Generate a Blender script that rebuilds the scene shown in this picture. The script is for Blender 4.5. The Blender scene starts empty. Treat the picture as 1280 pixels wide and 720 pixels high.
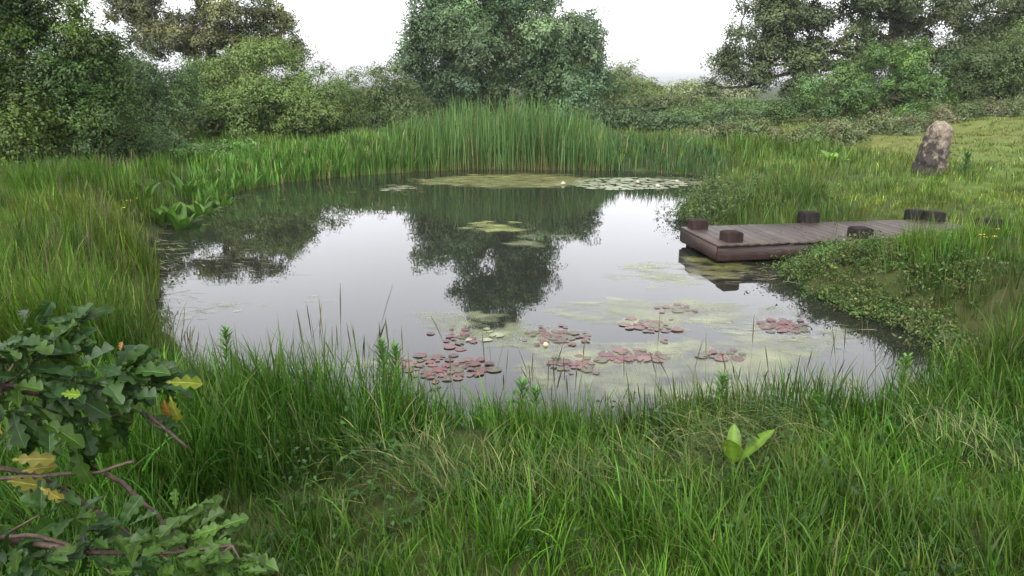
import bpy, math, random
import numpy as np
from mathutils import Vector, noise as mnoise

# ------------------------------------------------------------------ camera, sky, sun, exposure
S = bpy.context.scene
COL = S.collection
PITCH = math.radians(15.7); FOC = 900.0; EYE = 2.2
cam_d = bpy.data.cameras.new('camera'); cam = bpy.data.objects.new('camera', cam_d); COL.objects.link(cam)
cam.location = (0, 0, EYE); cam.rotation_euler = (math.radians(90) - PITCH, 0, 0)
cam_d.sensor_width = 36; cam_d.lens = 36 * FOC / 1280; cam_d.clip_start = .05; cam_d.clip_end = 3000
S.camera = cam

SUN_ELEV, SUN_ROT = math.radians(55), math.radians(200)
W = bpy.data.worlds.new('World'); S.world = W; W.use_nodes = True
nt = W.node_tree; nt.nodes.clear()
o_ = nt.nodes.new('ShaderNodeOutputWorld'); bg = nt.nodes.new('ShaderNodeBackground')
sky = nt.nodes.new('ShaderNodeTexSky'); sky.sky_type = 'NISHITA'; sky.sun_disc = False
sky.sun_elevation = SUN_ELEV; sky.sun_rotation = SUN_ROT; sky.air_density = 1.0; sky.dust_density = 3.0; sky.ozone_density = 1.0
hs = nt.nodes.new('ShaderNodeHueSaturation'); hs.inputs['Saturation'].default_value = .10
tc = nt.nodes.new('ShaderNodeTexCoord'); sp = nt.nodes.new('ShaderNodeSeparateXYZ')
rp = nt.nodes.new('ShaderNodeValToRGB')          # overcast cloud: dim at the horizon, bright overhead
e = rp.color_ramp.elements
e[0].position = 0.0; e[0].color = (.80, .795, .81, 1)
e[1].position = 1.0; e[1].color = (.55, .545, .55, 1)
for pos, v in ((.10, .70), (.22, .78), (.36, .96), (.55, .86)):
    n_ = e.new(pos); n_.color = (v, v * .985, v * 1.01, 1)
mx = nt.nodes.new('ShaderNodeMix'); mx.data_type = 'RGBA'; mx.blend_type = 'MULTIPLY'; mx.inputs[0].default_value = 1
cn = nt.nodes.new('ShaderNodeTexNoise'); cn.inputs['Scale'].default_value = 1.6; cn.inputs['Detail'].default_value = 3
cr = nt.nodes.new('ShaderNodeMapRange'); cr.inputs[1].default_value = .3; cr.inputs[2].default_value = .7; cr.inputs[3].default_value = .88; cr.inputs[4].default_value = 1.1
mx2 = nt.nodes.new('ShaderNodeMix'); mx2.data_type = 'RGBA'; mx2.blend_type = 'MULTIPLY'; mx2.inputs[0].default_value = 1
L = nt.links.new
L(tc.outputs['Generated'], sp.inputs[0]); L(sp.outputs['Z'], rp.inputs[0]); L(sky.outputs[0], hs.inputs['Color'])
L(hs.outputs[0], mx.inputs[6]); L(rp.outputs[0], mx.inputs[7])
L(tc.outputs['Generated'], cn.inputs[0]); L(cn.outputs[0], cr.inputs[0]); L(mx.outputs[2], mx2.inputs[6]); L(cr.outputs[0], mx2.inputs[7])
L(mx2.outputs[2], bg.inputs[0]); bg.inputs[1].default_value = .15; L(bg.outputs[0], o_.inputs[0])

sl = bpy.data.lights.new('sun', 'SUN'); sl.energy = .5; sl.angle = math.radians(40); sl.color = (1, .97, .92)
sun = bpy.data.objects.new('sun', sl); COL.objects.link(sun)
_dir = Vector((math.sin(SUN_ROT) * math.cos(SUN_ELEV), math.cos(SUN_ROT) * math.cos(SUN_ELEV), math.sin(SUN_ELEV)))
sun.rotation_euler = _dir.to_track_quat('Z', 'Y').to_euler()
S.view_settings.view_transform = 'Standard'; S.view_settings.look = 'None'
S.view_settings.exposure = 2.4; S.view_settings.gamma = 1.0; S.view_settings.use_curve_mapping = False
HAZE = .00035
S.cycles.volume_bounces = 0
S.cycles.max_bounces = 6; S.cycles.diffuse_bounces = 2; S.cycles.glossy_bounces = 3; S.cycles.transparent_max_bounces = 48
S.cycles.use_denoising = True

rng = np.random.default_rng(7); random.seed(7)
CP, SP_ = math.cos(PITCH), math.sin(PITCH)

# ------------------------------------------------------------------ helpers
def P(px, py, Y):
    u = (px - 640) / FOC; v = (360 - py) / FOC
    d = np.array([u, CP + v * SP_, -SP_ + v * CP])
    return np.array([0, 0, EYE]) + d * (Y / d[1])
def G(px, py, z=0.0):
    u = (px - 640) / FOC; v = (360 - py) / FOC
    d = np.array([u, CP + v * SP_, -SP_ + v * CP])
    return np.array([0, 0, EYE]) + d * ((z - EYE) / d[2])
def project(p):
    d = np.atleast_2d(p) - np.array([0, 0, EYE])
    f = d[:, 1] * CP - d[:, 2] * SP_; u = d[:, 1] * SP_ + d[:, 2] * CP
    return 640 + FOC * d[:, 0] / f, 360 - FOC * u / f

def mesh_np(name, V, F, mat, parent=None, col=None, smooth=False, link=True):
    V = np.asarray(V, np.float32).reshape(-1, 3)
    Fs = F if isinstance(F, list) else [F]
    Fs = [np.asarray(f, np.int32) for f in Fs if len(f)]
    me = bpy.data.meshes.new(name)
    me.vertices.add(len(V)); me.vertices.foreach_set('co', V.ravel())
    loops = np.concatenate([f.ravel() for f in Fs]); cnt = np.concatenate([np.full(len(f), f.shape[1], np.int32) for f in Fs])
    start = np.concatenate([[0], np.cumsum(cnt)[:-1]]).astype(np.int32)
    me.loops.add(len(loops)); me.loops.foreach_set('vertex_index', loops.astype(np.int32))
    me.polygons.add(len(cnt)); me.polygons.foreach_set('loop_start', start)
    if smooth: me.polygons.foreach_set('use_smooth', np.ones(len(cnt), bool))
    if col is not None:
        a = me.attributes.new('Col', 'FLOAT_COLOR', 'POINT'); c = np.ones((len(V), 4), np.float32); col = np.asarray(col); c[:, :col.shape[1]] = col
        a.data.foreach_set('color', c.ravel())
    me.update(calc_edges=True); me.validate()
    if mat: me.materials.append(mat)
    o = bpy.data.objects.new(name, me)
    COL.objects.link(o)
    if parent: o.parent = parent
    return o
def tag(o, label=None, cat=None, group=None, kind=None):
    if label: o['label'] = label
    if cat: o['category'] = cat
    if group: o['group'] = group
    if kind: o['kind'] = kind
    return o
def thing(name, label, cat, loc=(0, 0, 0), group=None, rz=0):
    o = bpy.data.objects.new(name, None); COL.objects.link(o); o.location = loc; o.rotation_euler = (0, 0, rz); o.empty_display_size = .1
    return tag(o, label, cat, group)
def copy_tree(o, parent=None):
    c = o.copy(); COL.objects.link(c); c.parent = parent
    for ch in list(o.children): copy_tree(ch, c)
    return c

class MB:
    """collects pieces of one mesh"""
    def __init__(s): s.V = []; s.Q = []; s.T = []; s.C = []; s.n = 0
    def add(s, V, Q=None, T=None, C=None):
        V = np.asarray(V, float).reshape(-1, 3); s.V.append(V)
        if Q is not None and len(Q): s.Q.append(np.asarray(Q) + s.n)
        if T is not None and len(T): s.T.append(np.asarray(T) + s.n)
        s.C.append(np.broadcast_to(np.asarray(C if C is not None else (1, 1, 1), float), (len(V), 3))); s.n += len(V)
    def tube(s, pts, rad, sides=6, C=None, cap=True):
        pts = np.asarray(pts, float); m = len(pts); rad = np.broadcast_to(rad, (m,))
        tg = np.gradient(pts, axis=0); tg /= np.linalg.norm(tg, axis=1)[:, None] + 1e-9
        ref = np.array([0, 0, 1.]) if abs(tg[:, 2]).mean() < .8 else np.array([1., 0, 0])
        a = np.cross(tg, ref); a /= np.linalg.norm(a, axis=1)[:, None] + 1e-9; b = np.cross(tg, a)
        th = np.linspace(0, 2 * np.pi, sides, endpoint=False)
        V = pts[:, None] + rad[:, None, None] * (np.cos(th)[None, :, None] * a[:, None] + np.sin(th)[None, :, None] * b[:, None])
        i = np.arange(m - 1)[:, None] * sides; j = np.arange(sides)[None]; j2 = (j + 1) % sides
        Q = np.stack([i + j, i + j2, i + sides + j2, i + sides + j], -1).reshape(-1, 4)
        V = V.reshape(-1, 3); T = None
        if cap:
            V = np.vstack([V, pts[-1]]); k = (m - 1) * sides; jj = np.arange(sides)
            T = np.stack([k + jj, k + (jj + 1) % sides, np.full(sides, m * sides)], -1)
        s.add(V, Q, T, C)
    def box(s, x0, x1, y0, y1, z0, z1, C=None, bev=.004):
        b = bev
        def ring(z, i): return [(x0 + i + b * 0, y0 + i, z), (x1 - i, y0 + i, z), (x1 - i, y1 - i, z), (x0 + i, y1 - i, z)]
        V = ring(z0, b) + ring(z0 + b, 0) + ring(z1 - b, 0) + ring(z1, b); Q = [(3, 2, 1, 0), (12, 13, 14, 15)]
        for k in range(3):
            for j in range(4): Q.append((k * 4 + j, k * 4 + (j + 1) % 4, k * 4 + 4 + (j + 1) % 4, k * 4 + 4 + j))
        s.add(V, Q, None, C)
    def build(s, name, mat, parent=None, smooth=False):
        F = []
        if s.Q: F.append(np.concatenate(s.Q))
        if s.T: F.append(np.concatenate(s.T))
        return mesh_np(name, np.concatenate(s.V), F, mat, parent, np.concatenate(s.C), smooth)

def norm(v): return v / (np.linalg.norm(v, axis=-1, keepdims=True) + 1e-9)

# ------------------------------------------------------------------ materials
def new_mat(name):
    m = bpy.data.materials.new(name); m.use_nodes = True; n = m.node_tree; n.nodes.clear()
    out = n.nodes.new('ShaderNodeOutputMaterial'); return m, n, out
def leaf_mat(name, rough=.5, trans=.3, spec=.4, tint=(1.1, 1.25, .6)):
    m, n, out = new_mat(name)
    at = n.nodes.new('ShaderNodeAttribute'); at.attribute_name = 'Col'
    pb = n.nodes.new('ShaderNodeBsdfPrincipled'); pb.inputs['Roughness'].default_value = rough; pb.inputs['Specular IOR Level'].default_value = spec
    tl = n.nodes.new('ShaderNodeBsdfTranslucent'); mu = n.nodes.new('ShaderNodeMix'); mu.data_type = 'RGBA'; mu.blend_type = 'MULTIPLY'; mu.inputs[0].default_value = 1
    mu.inputs[7].default_value = (*tint, 1); ms = n.nodes.new('ShaderNodeMixShader'); ms.inputs[0].default_value = trans
    l = n.links.new; l(at.outputs['Color'], pb.inputs['Base Color']); l(at.outputs['Color'], mu.inputs[6]); l(mu.outputs[2], tl.inputs[0])
    l(pb.outputs[0], ms.inputs[1]); l(tl.outputs[0], ms.inputs[2]); l(ms.outputs[0], out.inputs[0]); return m
def rough_mat(name, c1, c2, scale=8, rough=.8, stretch=(1, 1, 1), bump=.3, c3=None, spec=.3, attr=False, detail=8, obj=True):
    m, n, out = new_mat(name); l = n.links.new
    pb = n.nodes.new('ShaderNodeBsdfPrincipled'); pb.inputs['Roughness'].default_value = rough; pb.inputs['Specular IOR Level'].default_value = spec
    t = n.nodes.new('ShaderNodeTexCoord'); mp = n.nodes.new('ShaderNodeMapping'); mp.inputs['Scale'].default_value = stretch
    no = n.nodes.new('ShaderNodeTexNoise'); no.inputs['Scale'].default_value = scale; no.inputs['Detail'].default_value = detail; no.inputs['Roughness'].default_value = .65
    r = n.nodes.new('ShaderNodeValToRGB'); r.color_ramp.elements[0].position = .35; r.color_ramp.elements[1].position = .65
    r.color_ramp.elements[0].color = (*c1, 1); r.color_ramp.elements[1].color = (*c2, 1)
    if c3: x = r.color_ramp.elements.new(.5); x.color = (*c3, 1)
    l(t.outputs['Object'], mp.inputs[0]); l(mp.outputs[0], no.inputs[0]); l(no.outputs[0], r.inputs[0])
    src = r.outputs[0]
    if attr:
        at = n.nodes.new('ShaderNodeAttribute'); at.attribute_name = 'Col'
        mu = n.nodes.new('ShaderNodeMix'); mu.data_type = 'RGBA'; mu.blend_type = 'MULTIPLY'; mu.inputs[0].default_value = 1
        l(src, mu.inputs[6]); l(at.outputs['Color'], mu.inputs[7]); src = mu.outputs[2]
    l(src, pb.inputs['Base Color'])
    bp = n.nodes.new('ShaderNodeBump'); bp.inputs['Strength'].default_value = bump; bp.inputs['Distance'].default_value = .02
    l(no.outputs[0], bp.inputs['Height']); l(bp.outputs[0], pb.inputs['Normal']); l(pb.outputs[0], out.inputs[0]); return m

M_grass = leaf_mat('grass_blades', .55, .24, .16)
M_leaf = leaf_mat('leaves', .55, .22, .28)
M_wet = leaf_mat('wet_leaves', .42, .25, .18)
M_bark = rough_mat('bark', (.02, .017, .013), (.07, .06, .045), 14, .9, (1, 1, .3), .6)
M_twig = rough_mat('twig_bark', (.03, .02, .014), (.085, .056, .040), 60, .6, (1, 1, 1), .5)
M_soil = rough_mat('meadow_ground', (.65, .65, .6), (1.15, 1.15, 1.1), 3.5, .95, (1, 1, 1), .5, (.9, .85, .9), .1, True)

m_, n_, out_ = new_mat('pond_water'); l_ = n_.links.new
pb = n_.nodes.new('ShaderNodeBsdfPrincipled'); pb.inputs['Base Color'].default_value = (.012, .013, .010, 1); pb.inputs['Roughness'].default_value = .015; pb.inputs['IOR'].default_value = 1.333
tcn = n_.nodes.new('ShaderNodeTexCoord'); no1 = n_.nodes.new('ShaderNodeTexNoise'); no1.inputs['Scale'].default_value = 2.2; no1.inputs['Detail'].default_value = 3
bpn = n_.nodes.new('ShaderNodeBump'); bpn.inputs['Strength'].default_value = .03; bpn.inputs['Distance'].default_value = .02
l_(tcn.outputs['Object'], no1.inputs[0]); l_(no1.outputs[0], bpn.inputs['Height']); l_(bpn.outputs[0], pb.inputs['Normal']); l_(pb.outputs[0], out_.inputs[0]); M_water = m_

# ------------------------------------------------------------------ pond outline and terrain
POND_PX = [(196, 395), (208, 440), (250, 490), (380, 540), (520, 568), (680, 580), (850, 578), (980, 566), (1115, 544), (1212, 500), (1240, 458), (1226, 424),
           (1150, 400), (1070, 378), (1000, 358), (1000, 330), (960, 310), (930, 296), (880, 280), (852, 268), (868, 250), (900, 236), (902, 227), (870, 219), (800, 214), (700, 212), (600, 211),
           (520, 214), (450, 218), (360, 227), (300, 238), (240, 262), (196, 290), (184, 315), (192, 345)]
_p = np.array([G(x, y)[:2] for x, y in POND_PX])
def closed_spline(p, k=6):
    out = []; n = len(p)
    for i in range(n):
        a, b, c, d = p[i - 1], p[i], p[(i + 1) % n], p[(i + 2) % n]
        for t in np.arange(k) / k:
            out.append(.5 * (2 * b + (c - a) * t + (2 * a - 5 * b + 4 * c - d) * t * t + (-a + 3 * b - 3 * c + d) * t ** 3))
    return np.array(out)
POND = closed_spline(_p)
POND += .07 * np.stack([np.sin(POND[:, 1] * 5.1 + POND[:, 0] * 3.3), np.cos(POND[:, 0] * 4.7 - POND[:, 1] * 2.9)], 1)
def sd_pond(x, y):
    x = np.asarray(x, float).ravel(); y = np.asarray(y, float).ravel(); out = np.empty(len(x))
    a = POND; b = np.roll(POND, -1, 0); ab = b - a; L2 = (ab ** 2).sum(1)
    for s in range(0, len(x), 20000):
        X = x[s:s + 20000, None]; Y = y[s:s + 20000, None]
        t = np.clip(((X - a[:, 0]) * ab[:, 0] + (Y - a[:, 1]) * ab[:, 1]) / L2, 0, 1)
        d = np.sqrt(((X - a[:, 0] - t * ab[:, 0]) ** 2 + (Y - a[:, 1] - t * ab[:, 1]) ** 2).min(1))
        cr = ((a[:, 1] > Y) != (b[:, 1] > Y)) & (X < (ab[:, 0]) * (Y - a[:, 1]) / (ab[:, 1] + 1e-12) + a[:, 0])
        out[s:s + 20000] = np.where(cr.sum(1) % 2 == 1, -d, d)
    return out
TC = np.array([(0, 0, .66), (-3, 1, .66), (3, 1, .66), (0, 3, .5), (-2.5, 4, .45), (3, 4, .45), (-5, 6, .45), (-7, 9, .5), (-8.5, 12, .55), (-7, 15, .45), (-8, 19, .4),
               (5, 6, .5), (7, 8, .5), (5.5, 10.5, .27), (7.5, 10.5, .33), (4.2, 12.5, .34), (6, 13, .36), (8, 14.4, .52), (10, 12, .55), (7, 17, .45), (9, 20, .45), (12, 22, .75), (16.6, 24, 1.15), (14, 17, .75),
               (20, 26, 1.5), (11, 27, .8), (0, 23, .4), (-5, 23, .4), (0, 38, .5), (-12, 36, .6), (16, 38, 1.4), (25, 38, 1.9), (-14, 14, .7), (-15, 26, .7), (30, 30, 2), (18, 12, .8)])
def terrain(x, y, sd=None):
    x = np.asarray(x, float); y = np.asarray(y, float); sh = x.shape; x = x.ravel(); y = y.ravel()
    num = np.zeros(len(x)); den = np.zeros(len(x))
    for cx, cy, cz in TC:
        w = 1 / ((x - cx) ** 2 + (y - cy) ** 2 + .6) ** 1.6; num += w * cz; den += w
    z = num / den
    z += .03 * np.sin(x * 1.9 + y * .7) * np.cos(y * 1.5 - x * .6) + .015 * np.sin(x * 5.3) * np.sin(y * 4.7)
    if sd is None: sd = sd_pond(x, y)
    k = np.clip(sd / .8, 0, 1); k = k * (2 - k)
    z = np.where(sd > 0, np.maximum(z, .05) * k, np.maximum(sd * .6, -.6))
    u = (x - 2.60) * .9863 + (y - 8.95) * .1650; v = -(x - 2.60) * .1650 + (y - 8.95) * .9863
    q = np.maximum(np.maximum(-.4 - u, u - 4.0), np.maximum(-.1 - v, v - 1.25))
    z = np.where(z > .13, .13 + (z - .13) * np.clip(q / .9, 0, 1) ** .7, z)
    return z.reshape(sh)
def tz(x, y): return float(terrain(np.array([x]), np.array([y]))[0])

def axis(lo, hi, step, far):
    a = np.arange(lo, hi + 1e-6, step); g = []
    d = step
    while sum(g) + 0 < far: d *= 1.35; g.append(d)
    return np.concatenate([lo - np.cumsum(g)[::-1], a, hi + np.cumsum(g)])
gx = axis(-13, 20, .2, 900); gy = axis(-2, 30, .2, 900)
X, Y = np.meshgrid(gx, gy); Z = terrain(X, Y)
ny, nx = X.shape; i = np.arange(ny - 1)[:, None] * nx; j = np.arange(nx - 1)[None]
Q = np.stack([i + j, i + j + 1, i + nx + j + 1, i + nx + j], -1).reshape(-1, 4)
GROUND = (np.stack([X, Y, Z], -1), Q)

c = POND.mean(0); dirs = norm(POND - c)
nrm = np.roll(POND, -1, 0) - np.roll(POND, 1, 0); nrm = norm(np.stack([nrm[:, 1], -nrm[:, 0]], 1))
area = np.sum(POND[:, 0] * np.roll(POND[:, 1], -1) - np.roll(POND[:, 0], -1) * POND[:, 1])
if area < 0: nrm = -nrm
wx = np.arange(-9, 8.01, .5); wy = np.arange(3, 22.01, .5); wX, wY = np.meshgrid(wx, wy)
bmv = []; 
ii = np.arange(len(wy) - 1)[:, None] * len(wx); jj = np.arange(len(wx) - 1)[None]
wQ = np.stack([ii + jj, ii + jj + 1, ii + len(wx) + jj + 1, ii + len(wx) + jj], -1).reshape(-1, 4)
wsd = sd_pond(wX, wY); keep = (wsd[wQ].min(1) < .75); wQ = wQ[keep]
used, inv = np.unique(wQ.ravel(), return_inverse=True)
WV = np.stack([wX.ravel(), wY.ravel(), np.zeros(wX.size)], 1)[used]
water = mesh_np('water', WV, inv.reshape(-1, 4), M_water, smooth=True); tag(water, kind='structure')

# ------------------------------------------------------------------ scattered blades and leaves (vectorised)
def blades(base, Ln, w, az, tilt, curve, col, k=4, tip=None, prof=None, root=None):
    n = len(base); t = np.linspace(0, 1, k + 1)
    th = tilt[:, None] + curve[:, None] * t[None] ** 1.4
    seg = Ln[:, None] / k
    dh = np.concatenate([np.zeros((n, 1)), np.cumsum(np.sin(th[:, :-1]) * seg, 1)], 1)
    dz = np.concatenate([np.zeros((n, 1)), np.cumsum(np.cos(th[:, :-1]) * seg, 1)], 1)
    pos = base[:, None] + np.stack([np.cos(az)[:, None] * dh, np.sin(az)[:, None] * dh, dz], -1)
    if prof is None: prof = np.interp(t, [0, .25, .6, .85, 1], [.7, 1, .8, .45, .04])
    tw = az + np.pi / 2 + rng.normal(0, .5, n)
    side = np.stack([np.cos(tw), np.sin(tw), np.zeros(n)], -1)[:, None] * (w[:, None] * prof[None])[..., None] * .5
    V = np.stack([pos - side, pos + side], 2).reshape(-1, 3)
    C = np.repeat(col[:, None], k + 1, 1)
    if tip is not None: C = C + (tip[None, None] - C) * (t[None, :, None] ** 2 * rng.random((n, 1, 1)) * .7)
    if root is not None: C = C + (np.asarray(root)[None, None] - C) * (np.clip(1 - t * 3.2, 0, 1)[None, :, None] * rng.random((n, 1, 1)))
    C = np.repeat(C.reshape(-1, 3), 2, 0)
    o = np.arange(n)[:, None] * (2 * (k + 1)) + np.arange(k)[None] * 2
    Q = np.stack([o, o + 1, o + 3, o + 2], -1).reshape(-1, 4)
    return V, Q, C
def small_leaves(p, nrm, ln, wd, col, droop=.15):
    """n folded four-cornered leaves"""
    n = len(p); r = norm(rng.normal(size=(n, 3))); a = norm(np.cross(nrm, r)); b = np.cross(nrm, a)
    a_ = a * ln[:, None]; b_ = b * wd[:, None] * .5
    V = np.stack([p - a_ * .5, p + b_ + nrm * (wd * .18)[:, None] - a_ * .05, p + a_ * .5 - nrm * (ln * droop)[:, None], p - b_ + nrm * (wd * .18)[:, None] - a_ * .05], 1).reshape(-1, 3)
    Q = np.arange(n * 4).reshape(-1, 4)
    return V, Q, np.repeat(col, 4, 0)

# fields over the meadow: height, droop, r, g, b, straw share, seed-stem share
FIELD = [  # px, py, height, droop, colour, straw, seed
    (640, 715, .20, 1.0, (.060, .135, .018), .05, 0), (300, 715, .24, 1.0, (.045, .115, .018), .05, 0), (980, 715, .20, 1.0, (.060, .140, .020), .05, 0), (1250, 715, .22, .9, (.075, .150, .022), .05, .02),
    (540, 635, .11, 1.7, (.095, .150, .035), .25, 0), (925, 610, .12, 1.6, (.15, .165, .07), .55, 0), (700, 650, .24, 1.2, (.07, .14, .025), .15, 0), (1100, 640, .24, .9, (.065, .145, .02), .08, 0),
    (440, 575, .42, .6, (.036, .105, .018), .04, .05), (640, 570, .36, .6, (.044, .108, .018), .05, .07), (800, 575, .33, .6, (.047, .105, .02), .07, .08), (1000, 565, .33, .6, (.044, .10, .02), .06, .06), (1100, 545, .36, .6, (.046, .102, .02), .05, .05),
    (1230, 490, .42, .7, (.06, .135, .022), .06, .05), (1235, 410, .42, .7, (.080, .140, .025), .06, .05), (1255, 310, .34, .7, (.10, .155, .030), .08, .05), (1130, 362, .22, .8, (.08, .105, .035), .2, 0), (1150, 328, .36, .5, (.085, .14, .025), .1, .05),
    (1100, 255, .13, .9, (.125, .17, .036), .12, .03), (1220, 255, .15, .9, (.115, .165, .034), .1, .05), (1010, 258, .5, .6, (.06, .115, .03), .08, .1), (930, 258, .26, .7, (.10, .135, .045), .15, .1), (1030, 215, .28, .7, (.105, .15, .04), .12, .1),
    (1060, 332, .05, .8, (.08, .105, .035), .2, 0), (1010, 345, .06, .8, (.08, .105, .035), .2, 0), (1110, 318, .12, .8, (.08, .13, .03), .1, 0), (1210, 290, .07, .8, (.1, .15, .03), .1, .02), (1150, 270, .1, .8, (.12, .165, .035), .1, .02),
    (1250, 205, .10, 1.0, (.13, .165, .05), .18, .02), (1250, 165, .05, 1.0, (.15, .17, .06), .25, 0), (1120, 192, .07, 1.0, (.15, .155, .055), .3, 0), (960, 198, .45, .6, (.085, .13, .035), .1, .1),
    (100, 430, .5, .6, (.055, .105, .018), .08, .1), (60, 330, .5, .6, (.060, .115, .020), .08, .1), (160, 320, .38, .6, (.078, .130, .022), .08, .1), (190, 400, .28, .6, (.080, .124, .024), .1, .1), (250, 470, .25, .6, (.040, .112, .02), .06, .1),
    (210, 272, .28, .8, (.095, .125, .032), .2, .1), (80, 262, .45, .6, (.062, .125, .020), .06, .1), (200, 230, .36, .6, (.06, .13, .02), .05, .05), (340, 620, .32, .7, (.038, .115, .018), .06, 0), (120, 620, .34, .8, (.06, .14, .022), .06, 0)]
_fp = np.array([G(a[0], a[1], .35)[:2] for a in FIELD]); _fv = np.array([[a[2], a[3], *a[4], a[5], a[6]] for a in FIELD])
for a, v in zip(FIELD, _fv):                        # deep lush species on the near bank, dry pale turf on the far right
    if a[1] >= 470: v[2:5] *= (.94, .92, .60)
    elif a[0] < 300: v[2:5] *= (1.28, 1.12, .85)
    elif a[0] > 1000 and a[1] < 300: v[2:5] *= (1.42, 1.16, 1.7)
def field(x, y):
    n = len(x); num = np.zeros((n, 7)); den = np.zeros((n, 1))
    for (cx, cy), v in zip(_fp, _fv):
        s = .25 + .004 * (cx * cx + cy * cy)
        w = (1 / (((x - cx) ** 2 + (y - cy) ** 2) / s + .15) ** 2)[:, None]; num += w * v; den += w
    return num / den
def wob(x, y, s=1.0, ph=0.0):
    return (np.sin(x * 1.7 * s + 1.3 * np.sin(y * 1.1 * s + ph) + ph) + np.sin(y * 2.3 * s + 1.7 * np.sin(x * .9 * s - ph)) + .6 * np.sin((x + y) * 4.1 * s + ph)) / 2.6
GAIN = np.array([.43, .60, .30])
def scatter(n, y0, y1):
    y = rng.uniform(y0, y1, n); x = rng.uniform(-1, 1, n) * (y * .80 + 2.0)
    return x, y
def grass_layer(name, ntuft, per, y0, y1, wmin, k):
    x, y = scatter(ntuft, y0, y1); sd = sd_pond(x, y)
    dockuv = ((x - DB[0]) * DE[0] + (y - DB[1]) * DE[1], (x - DB[0]) * DN[0] + (y - DB[1]) * DN[1])
    ok = (sd > .02) & (x > -14) & (~((dockuv[0] > -.1) & (dockuv[0] < DLEN + .1) & (dockuv[1] > -.02) & (dockuv[1] < DWID + .02)))
    x, y, sd = x[ok], y[ok], sd[ok]
    f = field(x, y); n = len(x)
    hv = np.clip(1 + .45 * wob(x, y, 1.3) + rng.normal(0, .16, n), .3, 1.9)
    gap = wob(x, y, 2.6, 2.1)
    hv *= np.where(gap < -.4, .42, 1)
    lean = rng.uniform(0, 2 * np.pi, n) * .5 + 2 * np.pi * .5 * (wob(x, y, .8, 4) * .5 + .5)
    R = .045 + .03 * rng.random(n) + .004 * y
    m = n * per; T = np.repeat(np.arange(n), per)
    ang = rng.uniform(0, 2 * np.pi, m); rr = R[T] * np.sqrt(rng.random(m))
    bx = x[T] + np.cos(ang) * rr; by = y[T] + np.sin(ang) * rr
    h = f[T, 0] * .9 * hv[T] * rng.uniform(.45, 1.2, m)
    az = np.where(rng.random(m) < .55, ang, lean[T] + rng.normal(0, .5, m))
    tilt = np.abs(rng.normal(.10, .15, m)) * np.clip(f[T, 1] / .75, .5, 1.6); curve = np.abs(rng.normal(f[T, 1] * .9, f[T, 1] * .5))
    broken = rng.random(m) < .06; curve = np.where(broken, curve + 1.6, curve)
    w = np.maximum(np.clip(np.exp(rng.normal(-5.22, .45, m)), .002, .012) * (h / .4) ** .3, wmin * by / 10 * rng.uniform(.7, 1.2, m))
    colr = f[T, 2:5] * (1 + .42 * wob(x, y, 1.9, 1.0)[T])[:, None] * np.exp(rng.normal(0, .16, n))[T][:, None] * np.exp(rng.normal(0, .42, m))[:, None]
    hue = rng.normal(0, .13, n)[T] + rng.normal(0, .08, m) + .12 * wob(x, y, .7, 3.0)[T]
    colr[:, 0] *= np.exp(hue); colr[:, 2] *= np.exp(-hue * .5)
    st = rng.random(m) < f[T, 5] * .45
    colr[st] = np.array([.24, .19, .13]) * np.exp(rng.normal(0, .3, (st.sum(), 1)))
    bz = terrain(bx, by, sd_pond(bx, by)) - .01
    V, Q, C = blades(np.stack([bx, by, bz], 1), h * 1.12, w, az, tilt, curve, colr * GAIN, k, np.array([.085, .11, .02]))
    o = mesh_np(name, V, Q, M_grass, col=C); tag(o, kind='stuff')
    return o

gf = field(GROUND[0][..., 0].ravel(), GROUND[0][..., 1].ravel()); gk = np.clip((GROUND[0][..., 1].ravel() - 9) / 5, 0, 1)[:, None]
gy = GROUND[0][..., 1].ravel(); gxx = GROUND[0][..., 0].ravel()
turf = np.clip((gxx - 5.5) / 3, 0, 1)[:, None] * np.clip((34 - gy) / 6, 0, 1)[:, None]     # mown slope on the right, dark scrub floor elsewhere
gcol = np.array([.034, .042, .013]) * (1 - gk) + (gf[:, 2:5] * GAIN * .95 * turf + np.array([.028, .042, .014]) * (1 - turf)) * gk
ground = mesh_np('ground', GROUND[0], GROUND[1], M_soil, col=gcol, smooth=True); tag(ground, kind='structure')
# dock frame is needed by the grass: front corner, long direction, width direction
DB = np.array([2.60, 8.95]); _a = math.radians(9.5); DE = np.array([math.cos(_a), math.sin(_a)]); DN = np.array([-DE[1], DE[0]]); DLEN = 4.05; DWID = 1.16; DTOP = .262

grass_layer('grass', 8800, 14, .9, 4.8, .0035, 5)
grass_layer('grass', 10500, 12, 4.3, 12.5, .009, 4)
grass_layer('grass', 14500, 9, 11.5, 30, .010, 3)

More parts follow.
